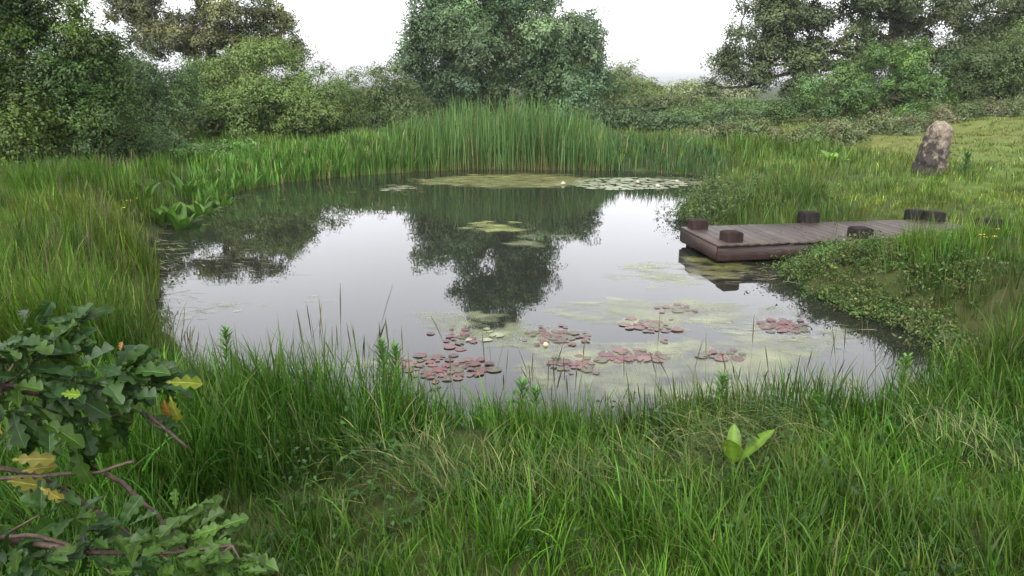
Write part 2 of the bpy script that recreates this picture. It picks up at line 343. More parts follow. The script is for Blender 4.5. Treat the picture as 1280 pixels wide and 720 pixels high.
def seed_stems(name, n, y0, y1):
    x, y = scatter(n * 6, y0, y1); sd = sd_pond(x, y); f = field(x, y)
    ok = (sd > .03) & (rng.random(len(x)) < f[:, 6] * 1.6 * (1.4 * np.exp(-((sd - .35) / .6) ** 2) + .35)); x, y, f = x[ok], y[ok], f[ok]
    n = len(x); h = np.clip(f[:, 0], .25, 1) * rng.uniform(1.1, 2.1, n); z = terrain(x, y); az = rng.uniform(0, 2 * np.pi, n)
    base = np.stack([x, y, z], 1); ti = np.abs(rng.normal(.06, .08, n)); cu = np.abs(rng.normal(.15, .25, n))
    cs = np.array([.055, .07, .02]) * np.exp(rng.normal(0, .25, (n, 1)))
    ch = np.array([[.085, .075, .035]]) * np.exp(rng.normal(0, .3, (n, 1))) * np.array([1, 1, 1])
    w = np.maximum(.0026, .0007 * y); mb = MB()
    # stem and head share one curve: the head is a second, wider blade that only has width in its top fifth
    st = rng.bit_generator.state
    V, Q, C = blades(base, h, w, az, ti, cu, cs, 6, prof=np.array([1, 1, .9, .8, .7, .6, .3])); mb.add(V, Q, None, C)
    V, Q, C = blades(base, h * 1.0, w * 2.4, az, ti, cu, ch, 10, prof=np.array([0, 0, 0, 0, 0, 0, 0, 0, .8, 1, .15])); mb.add(V, Q, None, C)
    V, Q, C = blades(base, h * 1.0, w * 2.2, az + .0, ti, cu, ch, 10, prof=np.array([0, 0, 0, 0, 0, 0, 0, 0, .8, 1, .15]))
    mb.add(V, Q, None, C); o = mb.build(name, M_grass); tag(o, kind='stuff'); return o
seed_stems('seeding_grass', 900, 2.2, 5.2)
seed_stems('seeding_grass', 1500, 4.5, 13)

def thatch(n, spots):
    px = np.concatenate([rng.normal(a, c, n) for a, b, c, d in spots]); py = np.concatenate([rng.normal(b, d, n) for a, b, c, d in spots])
    q = np.array([G(a, b, .42) for a, b in zip(px, py)]); sd = sd_pond(q[:, 0], q[:, 1]); q = q[sd > .15]; n = len(q)
    q[:, 2] = terrain(q[:, 0], q[:, 1]) + rng.uniform(.03, .24, n); az = 2.6 + 1.6 * wob(q[:, 0], q[:, 1], 1.6) + rng.normal(0, .5, n)
    c = np.array([.10, .11, .038]) * np.exp(rng.normal(0, .4, (n, 1))); g = rng.random(n) < .55; c[g] = np.array([.03, .07, .010]) * np.exp(rng.normal(0, .3, (g.sum(), 1)))
    return blades(q, rng.uniform(.08, .22, n), rng.uniform(.0022, .0045, n), az, rng.normal(1.05, .3, n), rng.uniform(.3, 1.7, n), c, 6)
mb = MB(); a = thatch(430, [(520, 630, 55, 20), (935, 608, 55, 20), (930, 605, 40, 14), (720, 660, 80, 16), (1190, 610, 50, 18)]); mb.add(a[0], a[1], None, a[2])
tag(mb.build('flattened_grass', M_grass), kind='stuff')
def weeds(n, y0, y1):
    x, y = scatter(n, y0, y1); k = (sd_pond(x, y) > .05) & (wob(x, y, 2.2, 5) > -.1); x, y = x[k], y[k]; n = len(x); per = 9
    h = rng.uniform(.05, .26, n); p = np.stack([np.repeat(x, per) + rng.normal(0, .022, n * per), np.repeat(y, per) + rng.normal(0, .03, n * per), np.repeat(terrain(x, y), per) + np.repeat(h, per) * rng.random(n * per) + .02], 1)
    big = np.repeat(rng.uniform(.7, 1.8, n), per); c = np.repeat(np.array([.014, .045, .006]) * np.exp(rng.normal(0, .3, (n, 1))), per, 0) * np.exp(rng.normal(0, .12, (n * per, 1)))
    return small_leaves(p, norm(np.array([0, 0, .8]) + rng.normal(0, .5, (n * per, 3))), .020 * big, .012 * big, c)
mb = MB(); a = weeds(3200, 1.2, 4.6); mb.add(a[0], a[1], None, a[2]); a = weeds(2200, 4.5, 10); mb.add(a[0], a[1], None, a[2])
tag(mb.build('low_weeds', M_leaf), kind='stuff')

def tall_stems(spots):
    mb = MB()
    for px, ytop, Yd, n, spr in spots:
        tx = px + rng.normal(0, spr, n); ty = ytop + np.abs(rng.normal(0, 26, n)); q = np.array([P(a, b, Yd + d) for a, b, d in zip(tx, ty, rng.normal(0, .15, n))]); z = terrain(q[:, 0], q[:, 1]); h = np.maximum(q[:, 2] - z, .15)
        base = np.stack([q[:, 0], q[:, 1], z], 1); az = rng.uniform(0, 6.28, n); ti = np.abs(rng.normal(.02, .05, n)); cu = np.abs(rng.normal(.12, .2, n)); c = np.array([.045, .065, .016]) * np.exp(rng.normal(0, .25, (n, 1)))
        V, Q, C = blades(base, h * 1.03, np.full(n, .0028), az, ti, cu, c, 8, prof=np.array([1, 1, 1, .9, .8, .8, .7, .6, .3])); mb.add(V, Q, None, C)
        for tw in range(2):
            V, Q, C = blades(base, h * 1.03, rng.uniform(.006, .010, n), az, ti, cu, np.array([.050, .050, .022]) * np.exp(rng.normal(0, .3, (n, 1))), 12, prof=np.array([0, 0, 0, 0, 0, 0, 0, 0, 0, 0, .8, 1, .1])); mb.add(V, Q, None, C)
    tag(mb.build('seeding_grass', M_grass), kind='stuff')
tall_stems([(455, 400, 4.3, 14, 26), (500, 440, 4.1, 9, 12), (300, 440, 4.9, 8, 26), (345, 440, 4.8, 8, 25), (690, 450, 4.0, 9, 30), (780, 475, 3.9, 14, 24), (850, 490, 3.9, 12, 30), (935, 450, 3.9, 8, 14), (1000, 470, 4.0, 18, 40), (1070, 470, 4.1, 14, 40), (580, 490, 4.0, 14, 40), (400, 430, 4.6, 9, 20)])
# reeds, irises
def reeds(name, n, pxr, y0, y1, hfun, w, colr, root, tilt=.05, curve=.25, k=5, off=(.0, 2.2)):
    px = rng.uniform(*pxr, n); Yb = np.array([G(p, np.interp(p, [180, 196, 240, 300, 360, 450, 520, 600, 800, 870, 910], [320, 292, 263, 239, 228, 219, 215, 212, 214.5, 219.5, 228]))[1] for p in px])
    d = off[0] + (off[1] - off[0]) * rng.random(n) ** 1.3
    y = Yb + d; x = (px - 640) / FOC / 1.01 * y
    cl = wob(x, y, 2.2, .7); ok = cl > rng.uniform(-1.2, .2, n); x, y, px, d = x[ok], y[ok], px[ok], d[ok]; n = len(x)
    h = hfun(px) * rng.uniform(.5, 1.12, n) * (1 + .2 * wob(x, y, 1.9)); z = np.maximum(terrain(x, y), -.05)
    colv = np.asarray(colr) * .74 * np.exp(rng.normal(0, .36, (n, 1))) * (1 + .25 * wob(x, y, 1.1, 2)[:, None]); hue = rng.normal(0, .12, n); colv[:, 0] *= np.exp(hue)
    dead = rng.random(n) < .03; colv[dead] = np.array([.28, .2, .1]) * np.exp(rng.normal(0, .3, (dead.sum(), 1)))
    V, Q, C = blades(np.stack([x, y, z], 1), h, w * rng.uniform(.6, 1.2, n), rng.uniform(0, 6.28, n), np.abs(rng.normal(0, tilt * 1.5, n)), np.abs(rng.normal(0, curve * 1.4, n)) + (rng.random(n) < .08) * rng.uniform(.6, 1.8, n), colv, k, np.array([.08, .12, .03]), np.interp(np.linspace(0, 1, k + 1), [0, .4, .8, 1], [.7, 1, .7, .03]), root)
    return V, Q, C
mb = MB()
for a in (reeds('', 3900, (440, 770), 0, 0, lambda p: np.interp(p, [440, 500, 560, 620, 690, 730, 770], [.7, .85, 1.42, 1.5, 1.52, 1.15, .6]), .024, (.075, .155, .042), (.20, .13, .055), .06, .22, 6, (0, 2.4)),
          reeds('', 2600, (700, 915), 0, 0, lambda p: np.interp(p, [700, 780, 850, 915], [.8, .52, .45, .3]), .022, (.055, .125, .045), (.12, .12, .05), .07, .3, 5, (.1, 2.6)),
          reeds('', 1500, (430, 560), 0, 0, lambda p: np.interp(p, [430, 560], [.7, .75]), .03, (.09, .19, .03), (.2, .17, .06), .1, .35, 5, (0, 1.2))):
    mb.add(a[0], a[1], None, a[2])
tag(mb.build('bulrushes', M_grass), kind='stuff')
mb = MB()
a = reeds('', 3400, (235, 470), 0, 0, lambda p: np.interp(p, [235, 300, 380, 470], [.40, .46, .54, .66]), .032, (.08, .195, .028), (.18, .15, .05), .12, .35, 5, (0, 1.9)); mb.add(a[0], a[1], None, a[2])
tag(mb.build('iris_leaves', M_grass), kind='stuff')

# ------------------------------------------------------------------ trees and shrubs
def ell(px, py, Y, rx, ry, rd=None):
    k = Y / FOC / (CP + (360 - py) / FOC * SP_); return (P(px, py, Y), np.array([rx * k, rd if rd else (rx + ry) * .5 * k, ry * k]))
def crown_leaves(lobes, nsub, rsub, nleaf, ln, cols, sprig=6, flat=.75, var=.22, floor=None, shell=.55):
    vol = np.array([np.prod(l[1]) ** (2 / 3) for l in lobes]); pick = rng.choice(len(lobes), nsub, p=vol / vol.sum())
    c0 = np.array([l[0] for l in lobes])[pick]; r0 = np.array([l[1] for l in lobes])[pick]
    d = norm(rng.normal(size=(nsub, 3))); sc = c0 + d * r0 * (shell + (1 - shell) * rng.random((nsub, 1)))
    rs = rsub * rng.uniform(.6, 1.3, nsub)
    if floor is not None: sc[:, 2] = np.maximum(sc[:, 2], floor + rs * .3)
    ns = nleaf // sprig; k = rng.choice(nsub, ns, p=rs ** 2 / (rs ** 2).sum())
    dd = norm(rng.normal(size=(ns, 3)) + np.array([0, 0, .35])); 
    rad = (rng.random(ns) ** .4) * (1 + .3 * np.sin(dd[:, 0] * 5 + k) + .25 * np.sin(dd[:, 2] * 7 + 2 * k))
    sp = sc[k] + dd * rs[k][:, None] * rad[:, None] * np.array([1, 1, flat])
    p = np.repeat(sp, sprig, 0) + rng.normal(0, abs(ln) * .75, (ns * sprig, 3))
    nn = norm(np.repeat(dd, sprig, 0) * .75 + np.array([0, 0, .35]) + rng.normal(0, .24, (len(p), 3)))
    if floor is not None: p[:, 2] = np.maximum(p[:, 2], floor + .02)
    cc = np.asarray(cols)[rng.choice(len(cols), nsub)] * np.exp(rng.normal(0, var, (nsub, 1)))
    col = np.repeat(cc[k] * np.exp(rng.normal(0, .10, (ns, 1))), sprig, 0) * np.exp(rng.normal(0, .07, (len(p), 1)))
    return small_leaves(p, nn, ln * rng.uniform(.65, 1.3, len(p)), ln * .6 * rng.uniform(.7, 1.2, len(p)), col), sc, rs
def wiggle(a, b, n, amp):
    t = np.linspace(0, 1, n)[:, None]; p = a + (b - a) * t + rng.normal(0, abs(amp), (n, 3)) * np.sin(t * np.pi); return p
def tree(name, label, cat, base, lobes, nsub, rsub, nleaf, ln, cols, trunk_r=.25, group=None, stems=1, twigs=70, mat=None, lift=.35, shell=.55, var=.22, flat=.75, bark=True):
    global rng; rng = np.random.default_rng(sum(map(ord, label)))
    base = np.array([base[0], base[1], tz(base[0], base[1])])
    t = thing(name, label, cat, base, group)
    lobes = [(l[0] - base, l[1]) for l in lobes]
    nleaf = int(nleaf * 1.55); ln = ln * .80; cols = np.array(cols) * (1.36, 1.36, 1.10)
    (V, Q, C), sc, rs = crown_leaves(lobes, nsub, rsub, nleaf, ln, cols, var=var, shell=shell, flat=flat, floor=.05)
    mesh_np('crown', V, Q, mat or M_leaf, t, C)
    cen = np.mean([l[0] for l in lobes], 0); top = max(1.2, max(l[0][2] + l[1][2] * .5 for l in lobes))
    tr = MB(); lb = MB(); trunks = []
    for s in range(stems):
        b = np.array([0, 0, -.1]) + (rng.normal(0, trunk_r * 1.3, 3) * [1, 1, 0] if stems > 1 else 0)
        tp = np.array([cen[0] + rng.normal(0, .3), cen[1], top]) if s == 0 else np.array([cen[0] + rng.normal(0, abs(top) * .09), cen[1] + rng.normal(0, abs(top) * .1), top * rng.uniform(.55, .8)])
        pts = wiggle(b, tp, 9, top * .018); r = trunk_r * np.interp(np.linspace(0, 1, 9), [0, .1, .5, 1], [1.35, 1, .6, .08]) * (1 if s == 0 else .75)
        tr.tube(pts, r, 9); trunks.append((pts, r))
    tr.build('trunk', M_bark, t, True)
    limbs = []
    for l in lobes:
        pts, r = trunks[rng.integers(len(trunks))]
        q = np.interp(np.clip(l[0][2] * lift + rng.uniform(0, .2) * top, max(.25, top * .3 * (lift > .5)), top * .8), pts[:, 2], np.arange(9)); i = int(q); a = pts[i] + (pts[min(i + 1, 8)] - pts[i]) * (q - i)
        end = l[0] + np.array([0, 0, l[1][2] * .3]); mid = (a + end) / 2 + np.array([0, 0, -.06 * np.linalg.norm(end - a)])
        tt = np.linspace(0, 1, 9)[:, None]; p = (1 - tt) ** 2 * a + 2 * tt * (1 - tt) * mid + tt ** 2 * end; p[1:-1] += rng.normal(0, .03 * np.linalg.norm(end - a), (7, 3))
        rr = np.interp(q, np.arange(9), r) * .45; lb.tube(p, rr * np.linspace(1, .25, 9), 6); limbs.append((p, rr))
    allp = np.concatenate([l[0] for l in limbs] + [x[0][3:] for x in trunks])
    for k in rng.choice(len(sc), min(twigs, len(sc)), replace=False):
        d2 = ((allp - sc[k]) ** 2).sum(1) + 3 * np.maximum(allp[:, 2] - sc[k][2], 0); a = allp[np.argmin(d2)]
        if np.linalg.norm(a - sc[k]) < .1: continue
        p = wiggle(a, sc[k], 5, .04 * np.linalg.norm(a - sc[k])); lb.tube(p, max(trunk_r * .13, .012) * np.linspace(1, .3, 5), 4)
    if lb.n: lb.build('limb', M_bark, t, True)
    return t

# central broad tree
def gp(px, Y): return ((px - 640) / FOC / 1.02 * Y, Y)
tree('broadleaf_tree', 'big grey-green tree with a dense rounded crown standing behind the reeds', 'tree', gp(612, 38),
     [ell(543, 25, 38, 38, 42), ell(535, 65, 38, 38, 35), ell(615, -20, 38, 76, 95), ell(620, 60, 37, 90, 60), ell(688, 78, 38, 52, 58), ell(718, 110, 38, 32, 50), ell(690, 125, 37, 55, 32), ell(545, 122, 38, 48, 28), ell(560, 92, 38, 36, 26), ell(592, -85, 38, 46, 34), ell(655, -45, 38, 46, 50), ell(732, 24, 38, 14, 9)],
     150, 1.15, 130000, .17, [(.048, .082, .040), (.042, .078, .042), (.058, .088, .048)], .42, stems=3, twigs=60, shell=.5)
tree('oak_tree', 'olive-brown thin-crowned oak rising behind the round willow bush on the left', 'tree', gp(285, 36),
     [ell(165, 5, 36, 38, 34), ell(225, -15, 36, 50, 40), ell(290, -5, 36, 50, 45), ell(345, 25, 36, 34, 26), ell(300, 45, 36, 55, 32), ell(235, 45, 36, 48, 32), ell(350, 65, 36, 30, 18), ell(190, 45, 36, 40, 34), ell(290, 85, 36, 60, 30)],
     150, .55, 46000, .15, [(.064, .072, .032), (.058, .066, .034), (.074, .080, .037)], .38, stems=1, twigs=120, shell=.3, lift=.7)
tree('willow_bush', 'wide rounded willow bush, light green on top, behind the left bank irises', 'bush', gp(325, 26.5),
     [ell(320, 112, 26.5, 85, 55), ell(395, 130, 26.5, 45, 50), ell(255, 135, 26.5, 50, 48), ell(330, 150, 25.5, 110, 38)],
     150, .66, 80000, .10, [(.062, .098, .028), (.054, .088, .026), (.072, .108, .032)], .16, stems=4, twigs=90, shell=.7)
tree('hawthorn_bush', 'dull green hawthorn bush filling the gap left of the big central tree', 'bush', gp(480, 30),
     [ell(480, 125, 30, 48, 38), ell(445, 130, 30, 38, 42), ell(520, 140, 30, 28, 32), ell(480, 158, 29, 68, 28)],
     80, .6, 26000, .11, [(.046, .072, .028), (.054, .08, .032)], .12, stems=3, twigs=50, shell=.65)
tree('hawthorn_tree', 'dark leafy tree with drooping boughs at the left edge of the view', 'tree', gp(10, 16),
     [ell(20, 90, 15.5, 90, 80), ell(105, 45, 15.5, 42, 45), ell(145, 150, 16, 40, 38), ell(70, 165, 15, 85, 45), ell(10, -30, 15.5, 100, 55), ell(-90, 60, 16, 90, 110), ell(100, 110, 16, 50, 45), ell(20, 205, 14.6, 60, 25)],
     210, .55, 110000, .08, [(.026, .055, .010), (.020, .042, .011), (.042, .072, .012)], .2, stems=2, twigs=140, shell=.45, var=.3)
tree('holly_bush', 'dark green bush between the left edge tree and the round willow bush', 'bush', gp(200, 21),
     [ell(195, 145, 21, 40, 45), ell(165, 110, 21, 40, 50), ell(215, 110, 22, 35, 40), ell(190, 180, 20, 50, 28), ell(120, 120, 21, 50, 70)],
     80, .5, 28000, .09, [(.032, .058, .024), (.038, .068, .026)], .12, stems=3, twigs=50, shell=.6)
tree('oak_tree', 'spreading dark oak with a ragged open crown over the hill on the right', 'tree', gp(1135, 38),
     [ell(925, 55, 38, 48, 34), ell(900, 85, 38, 26, 14), ell(882, 108, 38, 24, 10), ell(945, 95, 38, 30, 16), ell(1010, 110, 37, 50, 28), ell(1180, 90, 37, 70, 40), ell(975, 20, 38, 55, 40), ell(985, 75, 38, 50, 32), ell(1050, 10, 38, 60, 50), ell(1060, 70, 38, 60, 35), ell(1150, 10, 38, 70, 50), ell(1140, 65, 38, 60, 35), ell(1230, 15, 38, 60, 50), ell(1240, 70, 38, 60, 45), ell(1320, 20, 38, 70, 70), ell(1100, -60, 38, 110, 40), ell(1000, -30, 38, 60, 30)],
     340, .66, 125000, .16, [(.040, .056, .026), (.044, .062, .029), (.052, .068, .032)], .5, stems=1, twigs=170, shell=.35, lift=.8)
tree('hawthorn_bush', 'spreading mid green hawthorn bush on the slope behind the standing stone', 'bush', gp(1090, 29),
     [ell(1100, 100, 29, 70, 36), ell(1140, 90, 29, 42, 38), ell(1045, 125, 29, 50, 28), ell(1005, 140, 28.5, 40, 20), ell(1110, 130, 28, 75, 24), ell(960, 145, 28.5, 30, 16)],
     110, .5, 40000, .1, [(.046, .088, .026), (.040, .076, .03), (.058, .098, .028)], .14, stems=4, twigs=60, shell=.6)
tree('blackthorn_bush', 'dark olive bush at the top right corner above the bramble hedge', 'bush', gp(1250, 29),
     [ell(1250, 85, 29, 52, 38), ell(1215, 95, 29, 30, 36), ell(1290, 80, 29, 50, 50), ell(1250, 118, 28.5, 70, 20)],
     80, .55, 30000, .1, [(.040, .06, .024), (.046, .07, .026)], .14, stems=3, twigs=50, shell=.6)
tree('elder_bush', 'rounded green bush where the bramble hedge meets the far reeds', 'bush', gp(905, 31),
     [ell(890, 150, 31, 36, 22), ell(930, 148, 31, 36, 24), ell(905, 168, 30, 50, 16), ell(865, 165, 31, 30, 14)], 60, .5, 24000, .1, [(.050, .085, .028), (.058, .09, .032)], .12, stems=3, twigs=30, shell=.6)
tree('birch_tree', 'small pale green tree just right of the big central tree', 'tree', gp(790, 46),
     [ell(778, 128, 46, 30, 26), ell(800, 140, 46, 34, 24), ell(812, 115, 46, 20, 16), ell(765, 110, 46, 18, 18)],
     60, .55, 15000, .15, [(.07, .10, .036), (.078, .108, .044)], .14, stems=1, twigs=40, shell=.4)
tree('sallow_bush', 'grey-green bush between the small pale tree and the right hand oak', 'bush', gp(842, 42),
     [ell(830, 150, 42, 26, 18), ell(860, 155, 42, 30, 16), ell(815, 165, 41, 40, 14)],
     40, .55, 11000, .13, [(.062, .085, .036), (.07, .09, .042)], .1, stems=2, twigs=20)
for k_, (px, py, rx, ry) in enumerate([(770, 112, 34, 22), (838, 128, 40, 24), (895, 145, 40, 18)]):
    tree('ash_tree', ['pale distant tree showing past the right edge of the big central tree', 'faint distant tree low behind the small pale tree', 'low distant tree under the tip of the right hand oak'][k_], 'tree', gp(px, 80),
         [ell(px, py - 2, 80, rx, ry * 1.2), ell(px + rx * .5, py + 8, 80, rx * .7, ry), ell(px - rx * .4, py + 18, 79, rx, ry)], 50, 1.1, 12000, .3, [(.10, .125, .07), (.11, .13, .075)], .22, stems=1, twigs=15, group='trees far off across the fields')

def thicket(name, label, lobes, nsub, rsub, nleaf, ln, cols, cat='hedge'):
    b = lobes[len(lobes) // 2][0]; base = np.array([b[0], b[1], tz(b[0], b[1])]); t = thing(name, label, cat, base)
    lo = [(l[0] - base, l[1]) for l in lobes]
    (V, Q, C), sc, rs = crown_leaves(lo, nsub, rsub, int(nleaf * 1.4), ln * .85, np.array(cols) * (1.2, 1.25, 1.1), shell=.4)
    V = V.reshape(-1, 4, 3); g = terrain(V[:, :, 0].mean(1) + base[0], V[:, :, 1].mean(1) + base[1]) - base[2] + .03
    V[:, :, 2] += np.maximum(g - V[:, :, 2].min(1), 0)[:, None]
    mesh_np('foliage', V.reshape(-1, 3), Q, M_leaf, t, C)
    for k in range(14):
        s = sc[rng.integers(len(sc))]; f = s + rng.normal(0, .3, 3); f[2] = tz(f[0] + base[0], f[1] + base[1]) - base[2]
        mid = (s + f) / 2 + np.array([0, 0, .15]); m = MB(); m.tube([f, mid, s], [.014, .011, .006], 4); m.build('stem', M_bark, t)
    return t
thicket('bramble_hedge', 'long low bramble hedge running up the slope behind the standing stone',
        [ell(880, 180, 22, 40, 14, .8), ell(935, 172, 22, 40, 18, .9), ell(990, 176, 21.5, 38, 16, .9), ell(1045, 172, 22, 38, 17, .9), ell(1095, 168, 23, 36, 15, .9), ell(1140, 160, 24, 34, 13, .9), ell(1185, 150, 25, 34, 14, .9), ell(1235, 142, 26, 36, 13, .9), ell(1290, 136, 27, 40, 14, .9)],
        190, .42, 60000, .08, [(.062, .082, .034), (.072, .088, .04), (.066, .098, .034), (.09, .088, .05)])
thicket('bramble_patch', 'dark bramble patch at the foot of the left edge tree', [ell(20, 222, 14.2, 50, 16, .6), ell(75, 215, 14.5, 45, 16, .6), ell(125, 208, 15, 40, 16, .6), ell(170, 195, 16.5, 40, 18, .6)], 70, .26, 17000, .055, [(.034, .066, .022), (.045, .075, .035)], 'bramble')
thicket('willowherb_patch', 'leafy willowherb patch with pinkish tops behind the left bank docks', [ell(190, 190, 17.5, 30, 16, .5), ell(225, 196, 17.2, 40, 18, .5), ell(270, 196, 17.5, 40, 14, .5), ell(320, 190, 18.5, 40, 10, .5)], 70, .24, 14000, .075, [(.055, .12, .03), (.06, .13, .028), (.075, .12, .045)], 'wild plants')
thicket('nettle_patch', 'dim green scrub between the reeds and the big central tree', [ell(450, 185, 24.5, 60, 14, .8), ell(530, 172, 26, 55, 18, .8), ell(620, 165, 27, 60, 20, .8), ell(710, 165, 27, 55, 22, .8), ell(780, 165, 26, 50, 22, .9), ell(830, 165, 26, 45, 20, .9), ell(880, 165, 25.5, 40, 20, .9), ell(925, 158, 26, 40, 18, .9)], 130, .5, 38000, .1, [(.038, .062, .028), (.046, .074, .03)], 'scrub')

# low marsh plants spilling over the bank beside the dock (nobody could count them)
def marsh(pts, n, h0, ln, cols, spread=0):
    px = np.array(pts, float); k = rng.choice(len(px), n); q = np.array([G(a, b, .08) for a, b in px])[k]
    s = np.array([abs(G(a + 14, b, .08)[0] - G(a, b, .08)[0]) for a, b in px])[k]
    x = q[:, 0] + rng.normal(0, 1, n) * s; y = q[:, 1] + rng.normal(0, 1, n) * s * 1.6
    du = (x - DB[0]) * DE[0] + (y - DB[1]) * DE[1]; dv = (x - DB[0]) * DN[0] + (y - DB[1]) * DN[1]
    ok = ~((du > -.03) & (du < DLEN) & (dv > -.02) & (dv < DWID + .02)); x, y = x[ok], y[ok]; n = len(x)
    per = 12; n //= per; x, y = x[:n], y[:n]; h = h0 * rng.uniform(.25, 1.5, n) * (.8 + .5 * wob(x, y, 2.4)); h = np.maximum(h, .04)
    ln_ = rng.normal(0, .12, (n, 2)); t = rng.random((n, per)) ** .7; zb = np.maximum(terrain(x, y), 0)
    p = np.stack([x[:, None] + ln_[:, :1] * t * h[:, None] / h0 + rng.normal(0, .025, (n, per)), y[:, None] + ln_[:, 1:] * t * h[:, None] / h0 + rng.normal(0, .025, (n, per)), zb[:, None] + h[:, None] * t + .008], -1).reshape(-1, 3)
    col = np.repeat(np.asarray(cols)[rng.choice(len(cols), n)] * np.exp(rng.normal(0, .3, (n, 1))), per, 0) * np.exp(rng.normal(0, .15, (n * per, 1)))
    nn = norm(np.array([0, 0, .7]) + rng.normal(0, .6, (n * per, 3))); m_n = n * per; big = np.repeat(rng.uniform(.6, 1.7, n), per)
    return small_leaves(p, nn, ln * big * rng.uniform(.6, 1.3, m_n), ln * .5 * big * rng.uniform(.7, 1.3, m_n), col * .75)
mb = MB()
cm = [(.065, .12, .022), (.055, .12, .024), (.10, .12, .035), (.075, .10, .03)]
for a in (marsh([(1000, 342), (1025, 340), (1050, 350), (1080, 352), (1110, 350), (1140, 352), (1170, 360), (1190, 380), (1040, 365), (1070, 375), (1100, 385), (1130, 392), (1160, 400), (1180, 415), (1150, 375), (1120, 365), (1200, 440)], 26000, .13, .026, cm),
          marsh([(1000, 322), (1030, 318), (1060, 318), (1090, 315), (1010, 330), (1050, 328)], 6000, .10, .026, [(.055, .115, .03), (.07, .125, .03)]),
          marsh([(862, 268), (880, 272), (905, 272), (930, 272), (960, 273), (985, 272), (880, 260), (915, 262), (950, 262), (900, 250), (1005, 268)], 20000, .26, .032, [(.075, .12, .038), (.095, .12, .05), (.065, .115, .035)])):
    mb.add(a[0], a[1], None, a[2])
tag(mb.build('marsh_plants', M_leaf), kind='stuff')

# ------------------------------------------------------------------ dock
M_deck = rough_mat('wet_deck_wood', (.022, .015, .012), (.064, .047, .038), 9, .5, (.6, 9, 9), .35, (.038, .028, .022), .3, attr=True)
M_fascia = rough_mat('dark_wet_wood', (.013, .007, .0055), (.042, .023, .017), 7, .5, (1, 1, 7), .4, None, .4, attr=True)
M_post = rough_mat('tarred_wood', (.004, .003, .0028), (.012, .009, .008), 16, .75, (1, 1, .6), .3, None, .12, attr=True)
dock = thing('wooden_dock', 'low dark wooden plank dock with squat posts reaching into the pond', 'dock', (DB[0], DB[1], 0), rz=_a)
m = MB(); x = 0.0
while x < DLEN:
    w = .142; dz = rng.normal(0, .0015); y0 = -.035 + rng.normal(0, .004)
    m.box(x, min(x + w - .008, DLEN), y0, DWID + .03 + rng.normal(0, .005), DTOP - .032 + dz, DTOP + dz, np.ones(3) * math.exp(rng.normal(0, .17)) * np.array([1, 1 + rng.normal(0, .02), 1 + rng.normal(0, .03)])); x += w
m.build('deck', M_deck, dock)
m = MB(); m.box(.02, DLEN, .0, .045, .035, DTOP - .034); m.build('front_beam', M_fascia, dock)
m = MB(); m.box(.02, DLEN, DWID - .045, DWID, .035, DTOP - .034); m.build('rear_beam', M_fascia, dock)
m = MB(); m.box(-.012, .018, .0, DWID, .06, DTOP - .034); m.build('end_board', M_fascia, dock)
m = MB()
for xx in (1.3, 2.6, 3.9):
    m = MB(); m.box(xx, xx + .05, .047, DWID - .047, .05, DTOP - .034); m.build('joist', M_fascia, dock)
def post(x, y, h, s, brk=(1, 1, 1)):
    m = MB(); b = .022; z0, z1 = -.55, DTOP + h
    def ring(z, q, c): 
        k = q - c; return [(-k, -q, z), (k, -q, z), (q, -k, z), (q, k, z), (k, q, z), (-k, q, z), (-q, k, z), (-q, -k, z)]
    hs_ = s / 2; V = ring(z0, hs_, .012) + ring(z1 - b, hs_, .012) + ring(z1 - .004, hs_ - b * .9, .010) + ring(z1, hs_ - b * 1.3, .010)
    Q = [(k * 8 + j, k * 8 + (j + 1) % 8, k * 8 + 8 + (j + 1) % 8, k * 8 + 8 + j) for k in range(3) for j in range(8)]
    V = V + [(0, 0, z1 + .003)]; T = [(24 + j, 24 + (j + 1) % 8, 32) for j in range(8)]
    m.add(np.array(V) , Q, T, brk); o = m.build('post', M_post, dock); o.location = (x, y, 0); o.rotation_euler = (rng.normal(0, .02), rng.normal(0, .02), rng.normal(0, .06)); return o
post(.19, DWID - .12, .125, .23, (1.8, 1.2, 1.1)); post(.27, .16, .13, .23, (1.7, 1.25, 1.15))
post(2.02, DWID + .10, .15, .23); post(2.06, .10, .135, .24)
post(3.74, DWID + .05, .14, .22, (.8, .8, .8)); post(3.90, DWID - .12, .14, .24); post(4.02, .12, .19, .26, (.8, .8, .8))

# ------------------------------------------------------------------ standing stone
m_, n_, out_ = new_mat('lichen_stone_lit_side'); l_ = n_.links.new
pb = n_.nodes.new('ShaderNodeBsdfPrincipled'); pb.inputs['Roughness'].default_value = .85
tcn = n_.nodes.new('ShaderNodeTexCoord'); n1 = n_.nodes.new('ShaderNodeTexNoise'); n1.inputs['Scale'].default_value = 5.5; n1.inputs['Detail'].default_value = 9; n1.inputs['Roughness'].default_value = .72
n2 = n_.nodes.new('ShaderNodeTexNoise'); n2.inputs['Scale'].default_value = 14; n2.inputs['Detail'].default_value = 6
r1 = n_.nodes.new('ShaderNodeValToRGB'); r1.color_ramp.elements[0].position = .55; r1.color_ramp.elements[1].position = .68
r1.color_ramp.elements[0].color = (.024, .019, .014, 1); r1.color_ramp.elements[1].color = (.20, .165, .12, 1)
r2 = n_.nodes.new('ShaderNodeValToRGB'); r2.color_ramp.elements[0].position = .35; r2.color_ramp.elements[1].position = .7
r2.color_ramp.elements[0].color = (.6, .6, .6, 1); r2.color_ramp.elements[1].color = (1.2, 1.15, 1.1, 1)
mu = n_.nodes.new('ShaderNodeMix'); mu.data_type = 'RGBA'; mu.blend_type = 'MULTIPLY'; mu.inputs[0].default_value = 1
bp = n_.nodes.new('ShaderNodeBump'); bp.inputs['Strength'].default_value = 1.0; bp.inputs['Distance'].default_value = .06
